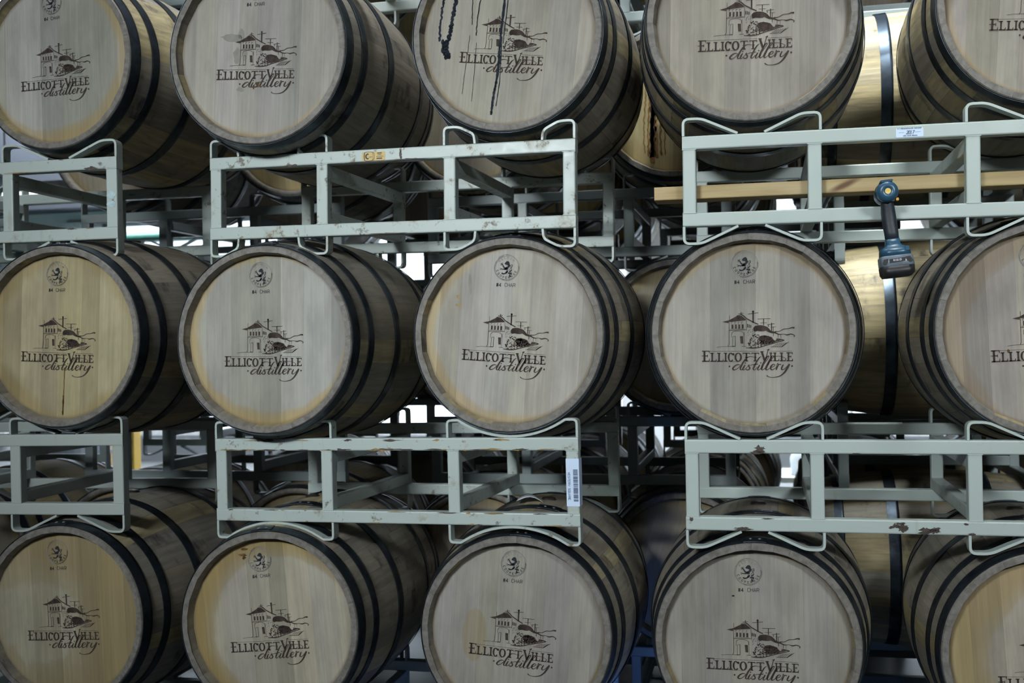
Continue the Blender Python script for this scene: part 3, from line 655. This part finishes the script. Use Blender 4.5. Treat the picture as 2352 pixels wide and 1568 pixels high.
def rack_protos(Wd, Hh, pa, pb, D, lh, style):
    hw = Wd/2; out = []                         # local origin: middle of the bottom of the rack, on the front face plane
    def part(name, mb, key=None): out.append((name, mb.mesh(name, RACK)))
    for (y0) in (0, D-PT):
        for (z0) in (0, Hh-PT):
            q = MB(); q.box(-hw+.0, hw, y0, y0+PT, z0, z0+PT, .004); part('beam', q)
        for x in (0, pa, pb, Wd-PT):
            q = MB(); q.box(-hw+x+.0006, -hw+x+PT-.0006, y0+.0006, y0+PT-.0006, PT-.001, Hh-PT+.001, .004); part('post', q)
            for z in (PT, Hh-PT):
                q = MB(); q.box(-hw+x-.0005, -hw+x+PT+.0005, y0-.0007, y0+.003, z-.0009, z+.0009); part('weld_seam', q)
    for x in (pa, pb):
        for z in (PT+.0005, Hh-2*PT-.0005):
            q = MB(); q.box(-hw+x+.0006, -hw+x+PT-.0006, PT-.002, D-PT+.002, z, z+PT, .004); part('cross_tube', q)
    for y0 in (.0008, D-PT+.0008):
        for (xs, wd_) in ((0, pa+PT), (pb, Wd-pb)):
            for side in (1, -1):
                for P in loop_paths(style, wd_, lh):
                    q = MB(); pts = [(-hw+xs+x, (Hh+z) if side == 1 else -z) for (x, z) in P]
                    q.strap(pts, .0068, y0, y0+PT-.0016); part('saddle_strap', q)
    return out
T1 = dict(Wd=1.1579, Hh=.2552, pa=.3577, pb=.7626, D=.6787, lh=.0513)
T2 = dict(Wd=1.11, Hh=.2506, pa=.3358, pb=.7369, D=.6787, lh=.0473)
PROT = {('a', s_): rack_protos(**T1, style=s_) for s_ in ('long', 'short', 'curved')}
PROT[('b', 'long')] = rack_protos(**T2, style='long')
def make_rack(P0, yw, ro, kind, style, label, group, paint, rust, right_end=False, sc=1.0):
    T = T1 if kind == 'a' else T2
    c_, s_ = math.cos(yw), math.sin(yw); a, b_ = math.cos(ro), math.sin(ro)
    R = Matrix(((c_*a, s_, -c_*b_), (-s_*a, c_, s_*b_), (b_, 0, a)))
    off = Vector((T['Wd']/2*(-1 if right_end else 1), 0, -T['Hh']/2))
    M4 = R.to_4x4() @ Matrix.Scale(sc, 4); M4.translation = Vector((P0[0]*sc, P0[1]*sc, P0[2]*sc+EYE))+R @ off*sc
    e = empty('barrel_rack', M4); tag(e, label, 'rack', group)
    for (name, me) in PROT[(kind, style)]:
        o = link(name, me, e); o.color = (*paint, rust)
    return e
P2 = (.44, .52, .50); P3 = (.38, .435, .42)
FR = 'front racks'
RK = {}
RK['R1'] = make_rack((-1.9363, 3.0470, 0.4817), -.0370, .0036, 'a', 'long', 'pale green steel rack at the left edge under the top row, rust-streaked beams', FR, P2, 1.0, True)
RK['R2'] = make_rack((-1.6685, 3.1340, 0.4744), .0362, -.0108, 'a', 'short', 'pale green steel rack with short saddle loops and a small yellow sticker', FR, P2, 1.12, sc=.982)
RK['R3'] = make_rack((-0.2100, 3.0835, 0.4488), .0011, -.0070, 'b', 'long', 'clean pale green steel rack with a white 2017 label, drill on its lower beam', FR, P2, .1)
RK['R4'] = make_rack((-1.9570, 3.0903, -0.3789), -.0350, .0070, 'a', 'long', 'grey-green steel rack at the left edge under the middle row', FR, P3, .45, True, sc=.977)
RK['R5'] = make_rack((-1.6735, 3.1527, -0.3999), .0463, .0094, 'a', 'curved', 'pale green steel rack with curved saddles and a white barcode sticker on its right post', FR, P2, 1.0, sc=.976)
RK['R6'] = make_rack((-0.2172, 3.0941, -0.3922), -.0029, -.0007, 'b', 'long', 'pale green steel rack at the right with large dark chips in its paint', FR, P2, .7)
ZB = -EYE+.052+.128
for (x, yy_, nm, re_, lb) in ((-1.95, 3.09, 'a', True, 'blue-lit steel rack on the floor under the bottom left barrels'), (-1.665, 3.14, 'a', False, 'blue-lit steel rack on the floor under the two middle bottom-row barrels'), (-.215, 3.09, 'b', False, 'blue-lit steel rack on the floor under the right bottom-row barrels')):
    make_rack((x, yy_, ZB), 0, 0, nm, 'long', lb, 'floor racks of the front row', P3, .3, re_)
for (x, yy_, nm, re_, lb) in ((-1.95, 3.09, 'a', True, 'steel rack on top of the left front stack, mostly above the frame'), (-1.665, 3.14, 'a', False, 'steel rack on top of the middle front stack, its rear beam just in frame'), (-.215, 3.09, 'b', False, 'steel rack on top of the right front stack, mostly above the frame')):
    make_rack((x, yy_, 1.335+.01), 0, 0, nm, 'long', lb, 'uppermost racks of the front row', P3, .6, re_)

# stickers, chips and paint marks on the front racks (local: x from the middle, z from the bottom, y = front face)
PAPER = plain('sticker_white', (.62, .76, .98), .45, 0, .02); INKB = plain('sticker_ink', (.10, .14, .22), .5); YSTK = plain('sticker_yellow', (.55, .40, .13), .45, 0, .08); INKK = plain('sticker_black', (.03, .025, .02), .5)
def flat(name, parent, mb, m, y, off=(0, 0), k=1.0):
    return link(name, mesh(name, [(x*k+off[0], y, z*k+off[1]) for (x, _, z) in mb.v], mb.f, m), parent)
def rounded(w, h, r):
    P = []
    for (cx, cz, a0) in ((w-r, h-r, 0), (-w+r, h-r, PI/2), (-w+r, -h+r, PI), (w-r, -h+r, 1.5*PI)):
        for k in range(4): a = a0+k*PI/6; P.append((cx+r*math.cos(a), cz+r*math.sin(a)))
    return P
def sticker(name, parent, cx, cz, w, h, m, y=-.0008, r=.003, th=.0006, label=None):
    P = rounded(w/2, h/2, r); n = len(P)
    vs = [(cx+p[0], y, cz+p[1]) for p in P]+[(cx+p[0], y+th, cz+p[1]) for p in P]
    o = link(name, mesh(name, vs, [tuple(range(n))]+[(k, (k+1) % n, n+(k+1) % n, n+k) for k in range(n)], m), parent)
    if label: o['label'] = label
    return o
# white 2017 label on R3 (px 2030..2092, 292..314)
s3 = sticker('label_sticker', RK['R3'], .043, T2['Hh']-.0205, .069, .0245, PAPER, label='pale blue-white label reading 2017')
mb = MB(); text(mb, '2017', -5.2, -2.6, 5.0, .48, .10, .2, 0, .25)
for (a, c_, y) in ((-18, 17, -6.2), (-9.5, 11, 5.2)):
    x = a
    rr_ = random.Random(int(y*10))
    while x < c_: w = rr_.uniform(.6, 1.4); h = rr_.uniform(.7, 1.3); poly(mb, [(x, y-h), (x+w, y-h), (x+w, y+.6), (x, y+.6)]); x += w+(.35 if rr_.random() < .85 else 1.4)
for (a, c_) in ((-16, -8), (8, 16)): poly(mb, [(a, -.4), (c_, -.4), (c_, 0), (a, 0)])
flat('label_print', s3, mb, INKB, -.0016, (.043, T2['Hh']-.0205), .0017)
# yellow maker's sticker on R2 (px 853..909, 345..367)
s2 = sticker('label_sticker', RK['R2'], -.034, T1['Hh']-.0215, .074, .026, YSTK, r=.002, label='yellow sticker with a black barrel outline')
mb = MB()
ribbon(mb, [(-16, -3.5), (-15, -6.2), (-10, -7.2), (-4, -7), (.5, -5.5), (1.2, 0), (.5, 5), (-4, 7), (-10, 7.2), (-15, 6.2), (-16, 3.5), (-16.4, 0), (-16, -3.5)], .7); ribbon(mb, [(-15, -6), (-15.2, 0), (-15, 6)], .4); ribbon(mb, [(-1.5, -6), (-1.2, 0), (-1.5, 6)], .4)
ribbon(mb, [(-8, -2.6, 1), (-10, -4, 2), (-12.6, -1.5, 2.6), (-12.6, 1.5, 2.6), (-10, 4, 2), (-8, 2.4, 1)], 2); ribbon(mb, [(-7.5, 1), (-2.2, .8)], .7, False)
for (y, a, c_) in ((-4.6, 6.5, 14), (-1.9, 7, 13), (.8, 5, 16), (3.8, 5.5, 15)):
    x = a; rr_ = random.Random(int(a*100+y))
    while x < c_: w = rr_.uniform(.5, 1.2); h = .95 if y < -4 or y > 3 else .4; poly(mb, [(x, y-h), (x+w, y-h), (x+w, y+h), (x, y+h)]); x += w+.3
flat('label_print', s2, mb, INKK, -.0016, (-.034, T1['Hh']-.0215), .00185)
# barcode sticker wrapped on the right corner post of R5
hw = T1['Wd']/2
s5 = sticker('barcode_sticker', RK['R5'], hw-PT/2+.0005, .127, PT+.0004, .136, PAPER, r=.0008, label='white sticker with a bar code, WESTERN SQUARE')
q = MB(); q.add([(hw+.0008, -.0008, .059), (hw+.0008, PT, .059), (hw+.0008, PT, .195), (hw+.0008, -.0008, .195)], [(0, 1, 2, 3)]); link('sticker_side', q.mesh('sticker_side', PAPER), s5)
mb = MB(); z = .164; rr_ = random.Random(9)
while z > .075:
    w = rr_.choice((.0008, .0014, .0024, .0034)); poly(mb, [(hw-.0165, -z), (hw-.003, -z), (hw-.003, -z+w), (hw-.0165, -z+w)]); z -= w+rr_.choice((.0005, .0008, .0014))
text(mb, 'WESTERN SQUARE', hw-.0255, -.156, .0062, .68, .24, .17, PI/2)
flat('barcode_print', s5, mb, INKB, -.0016)
# bare rusted chips on R6, grime streaks on R2 and R5, tape residue on R1
def chip(parent, cx, cz, rx, rz, seed, n=26, k=.45, m=CHIP, name='paint_chip'):
    r_ = random.Random(seed); P = [(cx+rx*math.cos(2*PI*i/n)*r_.uniform(1-k, 1+k), max(.001, cz+rz*math.sin(2*PI*i/n)*r_.uniform(1-k, 1+k))) for i in range(n)]
    P = [(x, min(max(z_, .001), .254)) for (x, z_) in P]
    link(name, mesh(name, [(x, -.0006, z_) for (x, z_) in P], [tuple(range(n))], m), parent)
r6 = RK['R6']; t2 = T2['Hh']
for (cx, cz, rx, rz, sd_) in ((-.352, t2-.026, .013, .010, 1), (-.360, t2-.034, .02, .004, 2), (.0, .022, .009, .006, 3), (.020, .017, .014, .010, 4), (.012, .029, .014, .003, 41), (-.012, .018, .006, .004, 42), (.078, .010, .020, .009, 5), (.100, .012, .012, .008, 51), (-.400, .006, .022, .005, 6), (.175, .030, .006, .003, 7), (-.335, .0355, .018, .0015, 8), (-.54, .03, .006, .006, 9), (.19, .004, .008, .003, 10), (-.10, t2-.036, .012, .0015, 11)):
    chip(r6, cx, cz, rx, rz, sd_)
LIGHTP = plain('tape_residue', (.42, .58, .62), .5, 0, .15, 60)
r1 = RK['R1']
for (cz, rz, sd_) in ((.135, .012, 20), (.108, .010, 21)): chip(r1, hw-PT/2, cz, .014, rz, sd_, 18, .25, LIGHTP, 'tape_residue')
for (cx, cz, rx, rz, sd_) in ((hw-.085, T1['Hh']-.034, .018, .005, 22), (hw-.155, .036, .014, .002, 24)): chip(r1, cx, cz, rx, rz, sd_)
r2_o = RK['R2']
for (cx, cz, rx, rz, sd_) in ((.052, T1['Hh']-.02, .004, .016, 30), (.075, T1['Hh']-.035, .05, .002, 31), (-.30, T1['Hh']-.036, .02, .003, 32), (.29, .0375, .006, .001, 33), (.01, .002, .05, .002, 34), (-.05, T1['Hh']-.037, .10, .0015, 35)): chip(r2_o, cx, cz, rx, rz, sd_)
RUSTY = plain('rust_yellow', (.30, .21, .09), .6, 0, .3, 60)
r5 = RK['R5']
for k in range(60):
    z_ = random.choice((.002, PT-.002, T1['Hh']-PT+.003, T1['Hh']-PT+.002, T1['Hh']-PT+.004, T1['Hh']-.006)); chip(r5, random.uniform(-hw+.02, hw-.06), z_, random.uniform(.004, .03), random.uniform(.0010, .0032), 200+k, 14, .6, random.choice((RUSTY, RUSTY, CHIP)), 'rust_streak')
for k in range(8): chip(r1, random.uniform(0, hw-.05), random.choice((.002, T1['Hh']-PT+.002, PT-.002)), random.uniform(.006, .035), random.uniform(.0008, .002), 300+k, 14, .6, RUSTY, 'rust_streak')

# ------------------------------------------------------------------ second and third rows behind
DH = H('head_wood_dark', (.34, .30, .24), (.33, .26, .15), .8, (0, 0), .5, 21); YH = H('head_wood_yellow', (.50, .42, .24), (.46, .36, .18), .7, (0, 0), .5, 22)
ZR = [ZB, -.395, .455, 1.33]                     # rack levels
ZBL = [-.815, .03, .88, 1.755]                          # barrel axis levels
lvl = ['bottom', 'middle', 'top', 'uppermost']
Y2 = 4.10
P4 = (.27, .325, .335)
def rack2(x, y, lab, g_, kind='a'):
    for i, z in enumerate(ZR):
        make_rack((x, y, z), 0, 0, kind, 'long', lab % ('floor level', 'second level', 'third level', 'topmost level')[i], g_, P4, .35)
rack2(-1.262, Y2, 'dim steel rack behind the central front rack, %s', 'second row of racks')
rack2(-2.775, Y2, 'dim steel rack behind the left front rack, %s', 'second row of racks')
rack2(-4.25, Y2, 'dim steel rack far left in the second row, %s', 'second row of racks')
rust_b = None
for xi, (x, wn) in enumerate(((-.30, 'right'), (-1.065, 'central'), (-1.79, 'left centre'), (-2.575, 'left'), (-3.28, 'far left'))):
    for j, z in enumerate(ZBL[:3] if xi == 4 else ZBL):
        full = (xi == 0)
        if xi == 4 and j == 2: x = -4.05
        e = make_barrel(barrel_matrix(x, Y2-.085, z, random.uniform(-.01, .01), random.uniform(-.3, .3)), 'shaded barrel of the second row, %s column, %s level' % (wn, lvl[j]), 'second row of barrels',
                        YH if (xi, j) in ((0, 2), (2, 2), (2, 1)) else DH, 400+xi*10+j, .35, marked=False, rivets=False, full=full, bset=(xi+j) % 4, bung=False)
        if xi == 0 and j == 2:
            rust_b = e; e['label'] = 'second-row barrel with long rust-brown runs down its yellow head, seen between two top-row barrels'
rs = random.Random(12)
q = []
for (x, w) in ((-.09, .006), (-.075, .014), (-.06, .008), (-.045, .005), (-.105, .004), (-.03, .003)):
    q.append((jag([(x+.01, .22), (x+.004, .1), (x, 0), (x-.002, -.1), (x+.004, -.17-rs.random()*.05)], w, .008, 12, rs), w))
rust_b.matrix_world = barrel_matrix(-.30, Y2-.085, .88, .0, .05)
RR = plain('rust_run_orange', (.24, .125, .035), .5, 0, .4, 30)
decal('rust_run', rust_b, q, RR); decal('rust_run', rust_b, [(jag([(-.078, .02), (-.074, -.08), (-.072, -.20)], .02, .006, 14, rs), .02)], plain('rust_run_dark', (.05, .03, .018), .5))

# barrels lying sideways behind the right-hand stack
def side_matrix(cx, cy, z, rl): 
    M4 = (Matrix.Rotation(-PI/2, 3, 'Z') @ Matrix.Rotation(rl, 3, 'Y')).to_4x4(); M4.translation = Vector((cx, cy, z+EYE)); return M4
for j, z in enumerate(ZBL[:3]):
    for (cx, cy, wn) in ((.597, 4.335, 'nearest'), (.597, 5.10, 'rear'), (1.62, 4.335, 'right-hand')):
        make_barrel(side_matrix(cx, cy, z+.01, .1*j), 'yellow oak barrel lying sideways behind the front row, %s one, %s level' % (wn, lvl[j]), 'sideways barrels', YH, 600+j*7+int(cx*10)+int(cy), .9 if cy < 5 else .5, marked=False, rivets=False, full=cy < 5, bung=False, bright=1.15)
for i, z in enumerate(ZR):
    for cx in (.597, 1.62):
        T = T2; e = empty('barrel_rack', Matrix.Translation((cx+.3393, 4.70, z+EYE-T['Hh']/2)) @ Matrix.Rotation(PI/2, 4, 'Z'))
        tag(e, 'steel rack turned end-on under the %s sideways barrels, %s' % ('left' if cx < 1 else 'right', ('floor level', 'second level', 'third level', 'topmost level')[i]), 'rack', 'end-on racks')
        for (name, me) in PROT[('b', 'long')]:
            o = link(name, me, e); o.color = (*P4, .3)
Y3 = 5.60
for xi, (x, wn) in enumerate(((-1.95, 'central'), (-3.42, 'left'), (-.50, 'right'))):
    rack2(x, Y3, 'distant steel rack of the third row, '+wn+' stack, %s', 'third row of racks')
    for j, z in enumerate(ZBL):
        for s_ in (0, 1):
            if (xi == 1 and s_ == 0): continue
            make_barrel(barrel_matrix(x+.198+s_*.765, Y3-.085, z, 0, random.uniform(-.4, .4)), 'distant barrel of the third row, %s stack, %s side, %s level' % (wn, ('left', 'right')[s_], lvl[j]), 'third row of barrels', YH if (xi+j+s_) % 2 else DH, 800+xi*20+j*3+s_, .6, marked=False, rivets=False, full=False, bung=False)

Y4 = 7.0
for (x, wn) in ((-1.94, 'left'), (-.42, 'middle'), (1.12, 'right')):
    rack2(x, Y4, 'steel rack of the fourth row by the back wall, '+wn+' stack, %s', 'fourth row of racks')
for xi, (x, wn) in enumerate(((-1.74, 'leftmost'), (-.98, 'second'), (-.22, 'third'), (.55, 'fourth'), (1.31, 'fifth'), (2.07, 'rightmost'))):
    for j, z in enumerate(ZBL):
        make_barrel(barrel_matrix(x, Y4-.085, z, 0, random.uniform(-.4, .4)), 'far barrel of the fourth row, %s column, %s level' % (wn, lvl[j]), 'fourth row of barrels', YH if (xi+j) % 2 else DH, 1000+xi*10+j, .6, marked=False, rivets=False, full=False, bung=False)

# ------------------------------------------------------------------ pine board behind the beam, resting on the cross tubes
m, nt, b = newmat('pine'); g = N(nt); tc = g.n('TexCoord').outputs['Object']
wv = g.noise(g.mapping(tc, (1.6, 30, 30)), 1, 4, .6); wv2 = g.noise(g.mapping(tc, (3, 60, 60)), 1.5, 3, .5); big = g.noise(g.mapping(tc, (2.2, 6, 6)), 1.4, 2)
c = g.mix(g.ramp(wv, .3, .7), (.50, .39, .20), (.32, .22, .09)); c = g.mix(g.ramp(wv2, .45, .75, 0, .35), c, (.42, .26, .10)); c = g.mix(g.ramp(big, .5, .7, 0, .5), c, (.56, .46, .27))
sx = g.n('SeparateXYZ'); g.l(tc, sx.inputs[0])
ka = g.math('SUBTRACT', sx.outputs[0], -.684); kb = g.math('SUBTRACT', sx.outputs[2], .020); kb = g.math('SUBTRACT', kb, g.math('MULTIPLY', ka, .42))
kd = g.math('SQRT', g.math('ADD', g.math('POWER', g.math('MULTIPLY', ka, 32), 2), g.math('POWER', g.math('MULTIPLY', kb, 130), 2)))
c = g.mix(g.ramp(kd, .4, 1.9, .95, 0), c, (.12, .05, .02))
g.l(c, b.inputs['Base Color']); b.inputs['Roughness'].default_value = .6; PINE = m
e = MB(); e.box(-1.2, 1.2, 0, .089, 0, .0375, .003)
o = e.obj('pine_board', PINE); o.location = (-.292+1.2, 3.126, EYE+.4025); o.rotation_euler = (0, .002, .001)
tag(o, 'knotty pine board lying inside the rack behind the cordless drill', 'board')

# ------------------------------------------------------------------ cordless drill hooked over the lower beam
DB = plain('drill_blue_plastic', (.025, .085, .15), .3, 0, .15, 30); DK = plain('drill_dark_rubber', (.02, .028, .04), .5, 0, .2, 60, .0005)
DG = plain('battery_grey', (.16, .20, .25), .25, 0, .2, 20); DBK = plain('battery_black', (.015, .015, .016), .45, 0, .3, 30); DY = plain('drill_cap_yellow', (.85, .62, .18), .4); DW = plain('drill_print_white', (.75, .75, .85), .4); DO = plain('drill_orange', (.8, .35, .04), .4); STL = plain('chuck_steel', (.12, .12, .12), .35, .7)
d = empty('cordless_drill', loc=(.322, 2.995, EYE+.386)); tag(d, 'blue cordless drill with a grey and black battery, hanging on a rack beam', 'power tool')
d.rotation_euler = (0, -math.radians(5.0), 0)
q = MB(); q.lathe([(0, .0005), (0, .0075)], 20); q.obj('motor_cap', DY, d)
q = MB(); q.lathe([(.001, .0075), (-.002, .010), (.000, .020), (.005, .0255), (.016, .028), (.040, .029), (.075, .0285), (.105, .026), (.112, .021)], 28); o = q.obj('motor_housing', DB, d, True)
q = MB(); q.lathe([(.112, .021), (.116, .019), (.140, .018), (.155, .012), (.156, .004), (.215, .0035), (.216, .0005)], 20); q.obj('chuck', STL, d, True)
q = MB(); q.lathe([(.028, .0295), (.030, .0300), (.036, .0300), (.038, .0295)], 28); q.obj('vent_ring', DK, d, True)
q = MB(); q.box(-.016, .016, .004, .05, .0245, .0300, .003); q.obj('top_ridge', DB, d)
q = MB(); q.box(.019, .026, .012, .030, -.026, -.019, .002); q.obj('direction_switch', DO, d)
# handle: skewed rounded column in front of the beam
def loft(secs, name, m, parent, n=16, smooth=True, sq=.55):
    """secs: (cx, cy, z, half x, half y); superellipse sections"""
    vs = []; fs = []
    for (cx, cy, z, hx, hy) in secs:
        for k in range(n):
            a = 2*PI*(k+.5)/n; ca, sa = math.cos(a), math.sin(a)
            vs.append((cx+hx*math.copysign(abs(ca)**sq, ca), cy+hy*math.copysign(abs(sa)**sq, sa), z))
    for i in range(len(secs)-1):
        for k in range(n): fs.append((i*n+k, i*n+(k+1) % n, (i+1)*n+(k+1) % n, (i+1)*n+k))
    fs += [tuple(reversed(range(n))), tuple(range((len(secs)-1)*n, len(secs)*n))]
    return link(name, mesh(name, vs, fs, m, smooth), parent)
loft([(0, .046, -.020, .015, .022), (0, .048, -.034, .0165, .022), (0, .050, -.050, .018, .0225), (.001, .050, -.08, .0185, .023), (.002, .047, -.105, .0175, .022), (.002, .044, -.125, .0170, .021)], 'handle_grip', DK, d, sq=.7)
loft([(.002, .044, -.123, .0185, .023), (.002, .044, -.135, .0185, .024), (.003, .046, -.140, .021, .028), (.004, .048, -.147, .034, .038), (.005, .050, -.153, .0375, .046), (.005, .050, -.166, .0385, .050)], 'battery_foot', DB, d, sq=.5)
q = MB(); q.box(.028, .037, .004, .03, -.158, -.146, .002); q.obj('belt_clip', DB, d)
bt = loft([(.005, .050, -.167, .0385, .050), (.005, .050, -.170, .041, .053), (.006, .050, -.192, .0425, .054), (.006, .050, -.196, .041, .053)], 'battery_pack', DG, d, sq=.35)
loft([(.006, .050, -.1955, .0425, .054), (.006, .050, -.214, .0415, .053), (.004, .050, -.222, .035, .048)], 'battery_base', DBK, bt, sq=.35)
q = MB()
for P in ([(-.030, -.176), (-.018, -.175), (-.020, -.185), (-.026, -.190), (-.033, -.186)], [(.024, -.174), (.036, -.174), (.043, -.186), (.036, -.189), (.028, -.184)]):
    q.add([(x, -.0052, z) for (x, z) in P], [tuple(range(5))])
q.add([(-.016, -.0050, -.1865), (.024, -.0050, -.184), (.024, -.0050, -.175), (-.016, -.0050, -.1765)], [(0, 1, 2, 3)]); q.obj('battery_recess', DBK, bt)
mb = MB(); text(mb, 'RIGID', -13, -2.6, 5.4, .62, .30, .22, -.03); flat('battery_print', bt, mb, DW, -.0058, (.005, -.1805), .00082)

# ------------------------------------------------------------------ loose paper on the barrel, small clutter far behind
PW = plain('paper_white', (.75, .80, .88), .6, 0, .03)
vs = []; n = 6
for i in range(n+1):
    for j in range(5):
        u = i/n; w = j/4; vs.append(((u-.5)*.085*(1-.25*w), w*.10-.05, .016*math.sin(u*PI)*(1-.2*w)))
fs = [(i*5+j, (i+1)*5+j, (i+1)*5+j+1, i*5+j+1) for i in range(n) for j in range(4)]
o = link('paper_sheet', mesh('paper_sheet', vs, fs, PW, True)); o.location = (-.735, 3.44, EYE-.814+.3255); o.rotation_euler = (0, .08, .25)
md = o.modifiers.new('t', 'SOLIDIFY'); md.thickness = .0008
tag(o, 'curled white paper sheet lying on the centre bottom-row barrel', 'paper')

def cyl(mb, cx, cy, z0, z1, r0, r1=None, seg=28):
    r1 = r0 if r1 is None else r1
    vs = [(cx+r*math.cos(2*PI*k/seg), cy+r*math.sin(2*PI*k/seg), z) for (z, r) in ((z0, r0), (z1, r1)) for k in range(seg)]
    mb.add(vs, [(k, (k+1) % seg, seg+(k+1) % seg, seg+k) for k in range(seg)]+[tuple(reversed(range(seg))), tuple(range(seg, 2*seg))])
TANK = plain('tank_white', (.50, .58, .68), .3, 0, .05, 4); STEEL = plain('tank_steel', (.45, .48, .52), .25, .8, .05, 5)
YPOST = plain('safety_yellow', (.85, .55, .08), .45, 0, .08, 8); BROWN = plain('cardboard', (.45, .30, .14), .7, 0, .1, 10); GREEN = plain('pipe_green', (.05, .16, .13), .4)
def tank(x, y, r, h, lab, m):
    e = empty('storage_tank', loc=(x, y, 0)); tag(e, lab, 'tank')
    q = MB(); cyl(q, 0, 0, .12, h, r); cyl(q, 0, 0, h, h+.12, r, r*.3); q.obj('tank_shell', m, e, False)
    q = MB()
    for z in (.4, h*.6, h-.08): cyl(q, 0, 0, z, z+.03, r+.012)
    q.obj('band', STEEL, e)
    for k in range(4):
        q = MB(); cyl(q, (r*.8)*math.cos(k*PI/2+.7), (r*.8)*math.sin(k*PI/2+.7), 0, .13, .018, seg=12); q.obj('leg', STEEL, e)
    q = MB(); cyl(q, 0, 0, h+.12, h+.16, r*.3); q.obj('lid', STEEL, e)
tank(-4.72, 6.75, .20, 1.05, 'blue-white storage tank behind the left racks, larger of the two', TANK)
tank(-5.22, 7.9, .09, 1.05, 'slim blue-white tank beside the larger tank, behind the left racks', TANK)
def upright(x, y, w, h, lab, m, nm='yellow_column'):
    e = empty(nm, loc=(x, y, 0)); tag(e, lab, 'column')
    q = MB(); q.box(-w/2, w/2, -.05, .05, .012, h, .01); q.obj('column_shaft', m, e)
    q = MB(); q.box(-w/2-.05, w/2+.05, -.1, .1, 0, .012); q.obj('base_plate', m, e)
    q = MB()
    for k in range(8): q.box(-.012, .012, -.0515, -.0495, .2+k*.12, .23+k*.12)
    q.obj('slot_row', DBK, e)
upright(-4.28, 6.9, .05, 1.12, 'yellow steel column in the left background, right of the white tank', YPOST)
upright(-5.36, 8.2, .09, 1.15, 'tan column in the left background close to the yellow one', BROWN, 'tan_column')
upright(-5.55, 6.8, .22, 1.15, 'brown column at the far left of the background', BROWN, 'brown_column')
e = empty('overhead_pipe', loc=(-6.5, 9.2, 2.50)); tag(e, 'dark green pipe running along the back wall at the left', 'pipe')
q = MB(); q.lathe([(-2.2, .05), (2.2, .05)], 16); me = mesh('pipe_run', [(y, x, z) for (x, y, z) in q.v], q.f, GREEN, True); link('pipe_run', me, e)
for x in (-1.8, 0, 1.8):
    q = MB(); q.box(x-.02, x+.02, -.01, .37, -.06, .06); q.obj('pipe_bracket', STEEL, e)
e = empty('red_sign', loc=(-3.62, 9.56, 1.98)); tag(e, 'small glowing red sign on the back wall at the left', 'sign')
q = MB(); q.box(-.20, .20, -.04, .03, -.01, .15); q.obj('sign_box', FRM, e); q = MB(); q.box(-.18, .18, -.045, -.04, .01, .10); q.obj('sign_face', emit('sign_red', (1, .12, .08), 3), e)
# work table with tubs behind the right lower rack window
WT = plain('table_white', (.78, .82, .80), .4, 0, .03)
e = empty('work_table', loc=(.12, 8.6, 0)); tag(e, 'white work table far behind the right-hand racks', 'table')
q = MB(); q.box(-.7, .7, -.3, .3, .40, .44); q.obj('table_top', WT, e)
for (x, y) in ((-.65, -.25), (.65, -.25), (-.65, .25), (.65, .25)):
    q = MB(); q.box(x-.02, x+.02, y-.02, y+.02, 0, .40); q.obj('leg', STEEL, e)
e = empty('plastic_tub', loc=(-.02, 8.5, .442)); tag(e, 'pale plastic tub on the work table behind the right-hand racks', 'tub')
q = MB(); cyl(q, 0, 0, 0, .22, .11, .13); q.obj('tub_body', WT, e); q = MB(); cyl(q, 0, 0, .22, .235, .136); q.obj('lid', TANK, e)
e = empty('white_jug', loc=(.33, 8.5, .442)); tag(e, 'round white jug on the work table, right of the tub', 'jug')
q = MB(); q.lathe([(0, .001), (0, .14), (.12, .15), (.22, .11), (.27, .04), (.30, .04), (.30, .001)], 20); me = mesh('jug_body', [(x, z, y) for (x, y, z) in q.v], q.f, PW, True); link('jug_body', me, e)
q = MB(); cyl(q, 0, 0, .30, .33, .045); q.obj('cap', DB, e)
# small blue LED work light standing on the floor between the two front stacks
BLU = emit('led_blue', (.12, .3, 1.0), 4)
e = empty('work_light', loc=(-.375, 3.42, 0)); tag(e, 'small blue work light on the floor between the front stacks', 'lamp')
q = MB(); cyl(q, 0, 0, 0, .05, .06); q.obj('light_body', DBK, e); q = MB(); cyl(q, 0, 0, .05, .07, .05); q.obj('lens', BLU, e)
lb_ = bpy.data.lights.new('led_glow', 'POINT'); lb_.energy = 1.6; lb_.color = (.15, .35, 1.0); lb_.shadow_soft_size = .05
lo = bpy.data.objects.new('led_glow', lb_); COL.objects.link(lo); lo.location = (-.375, 3.42, .11)
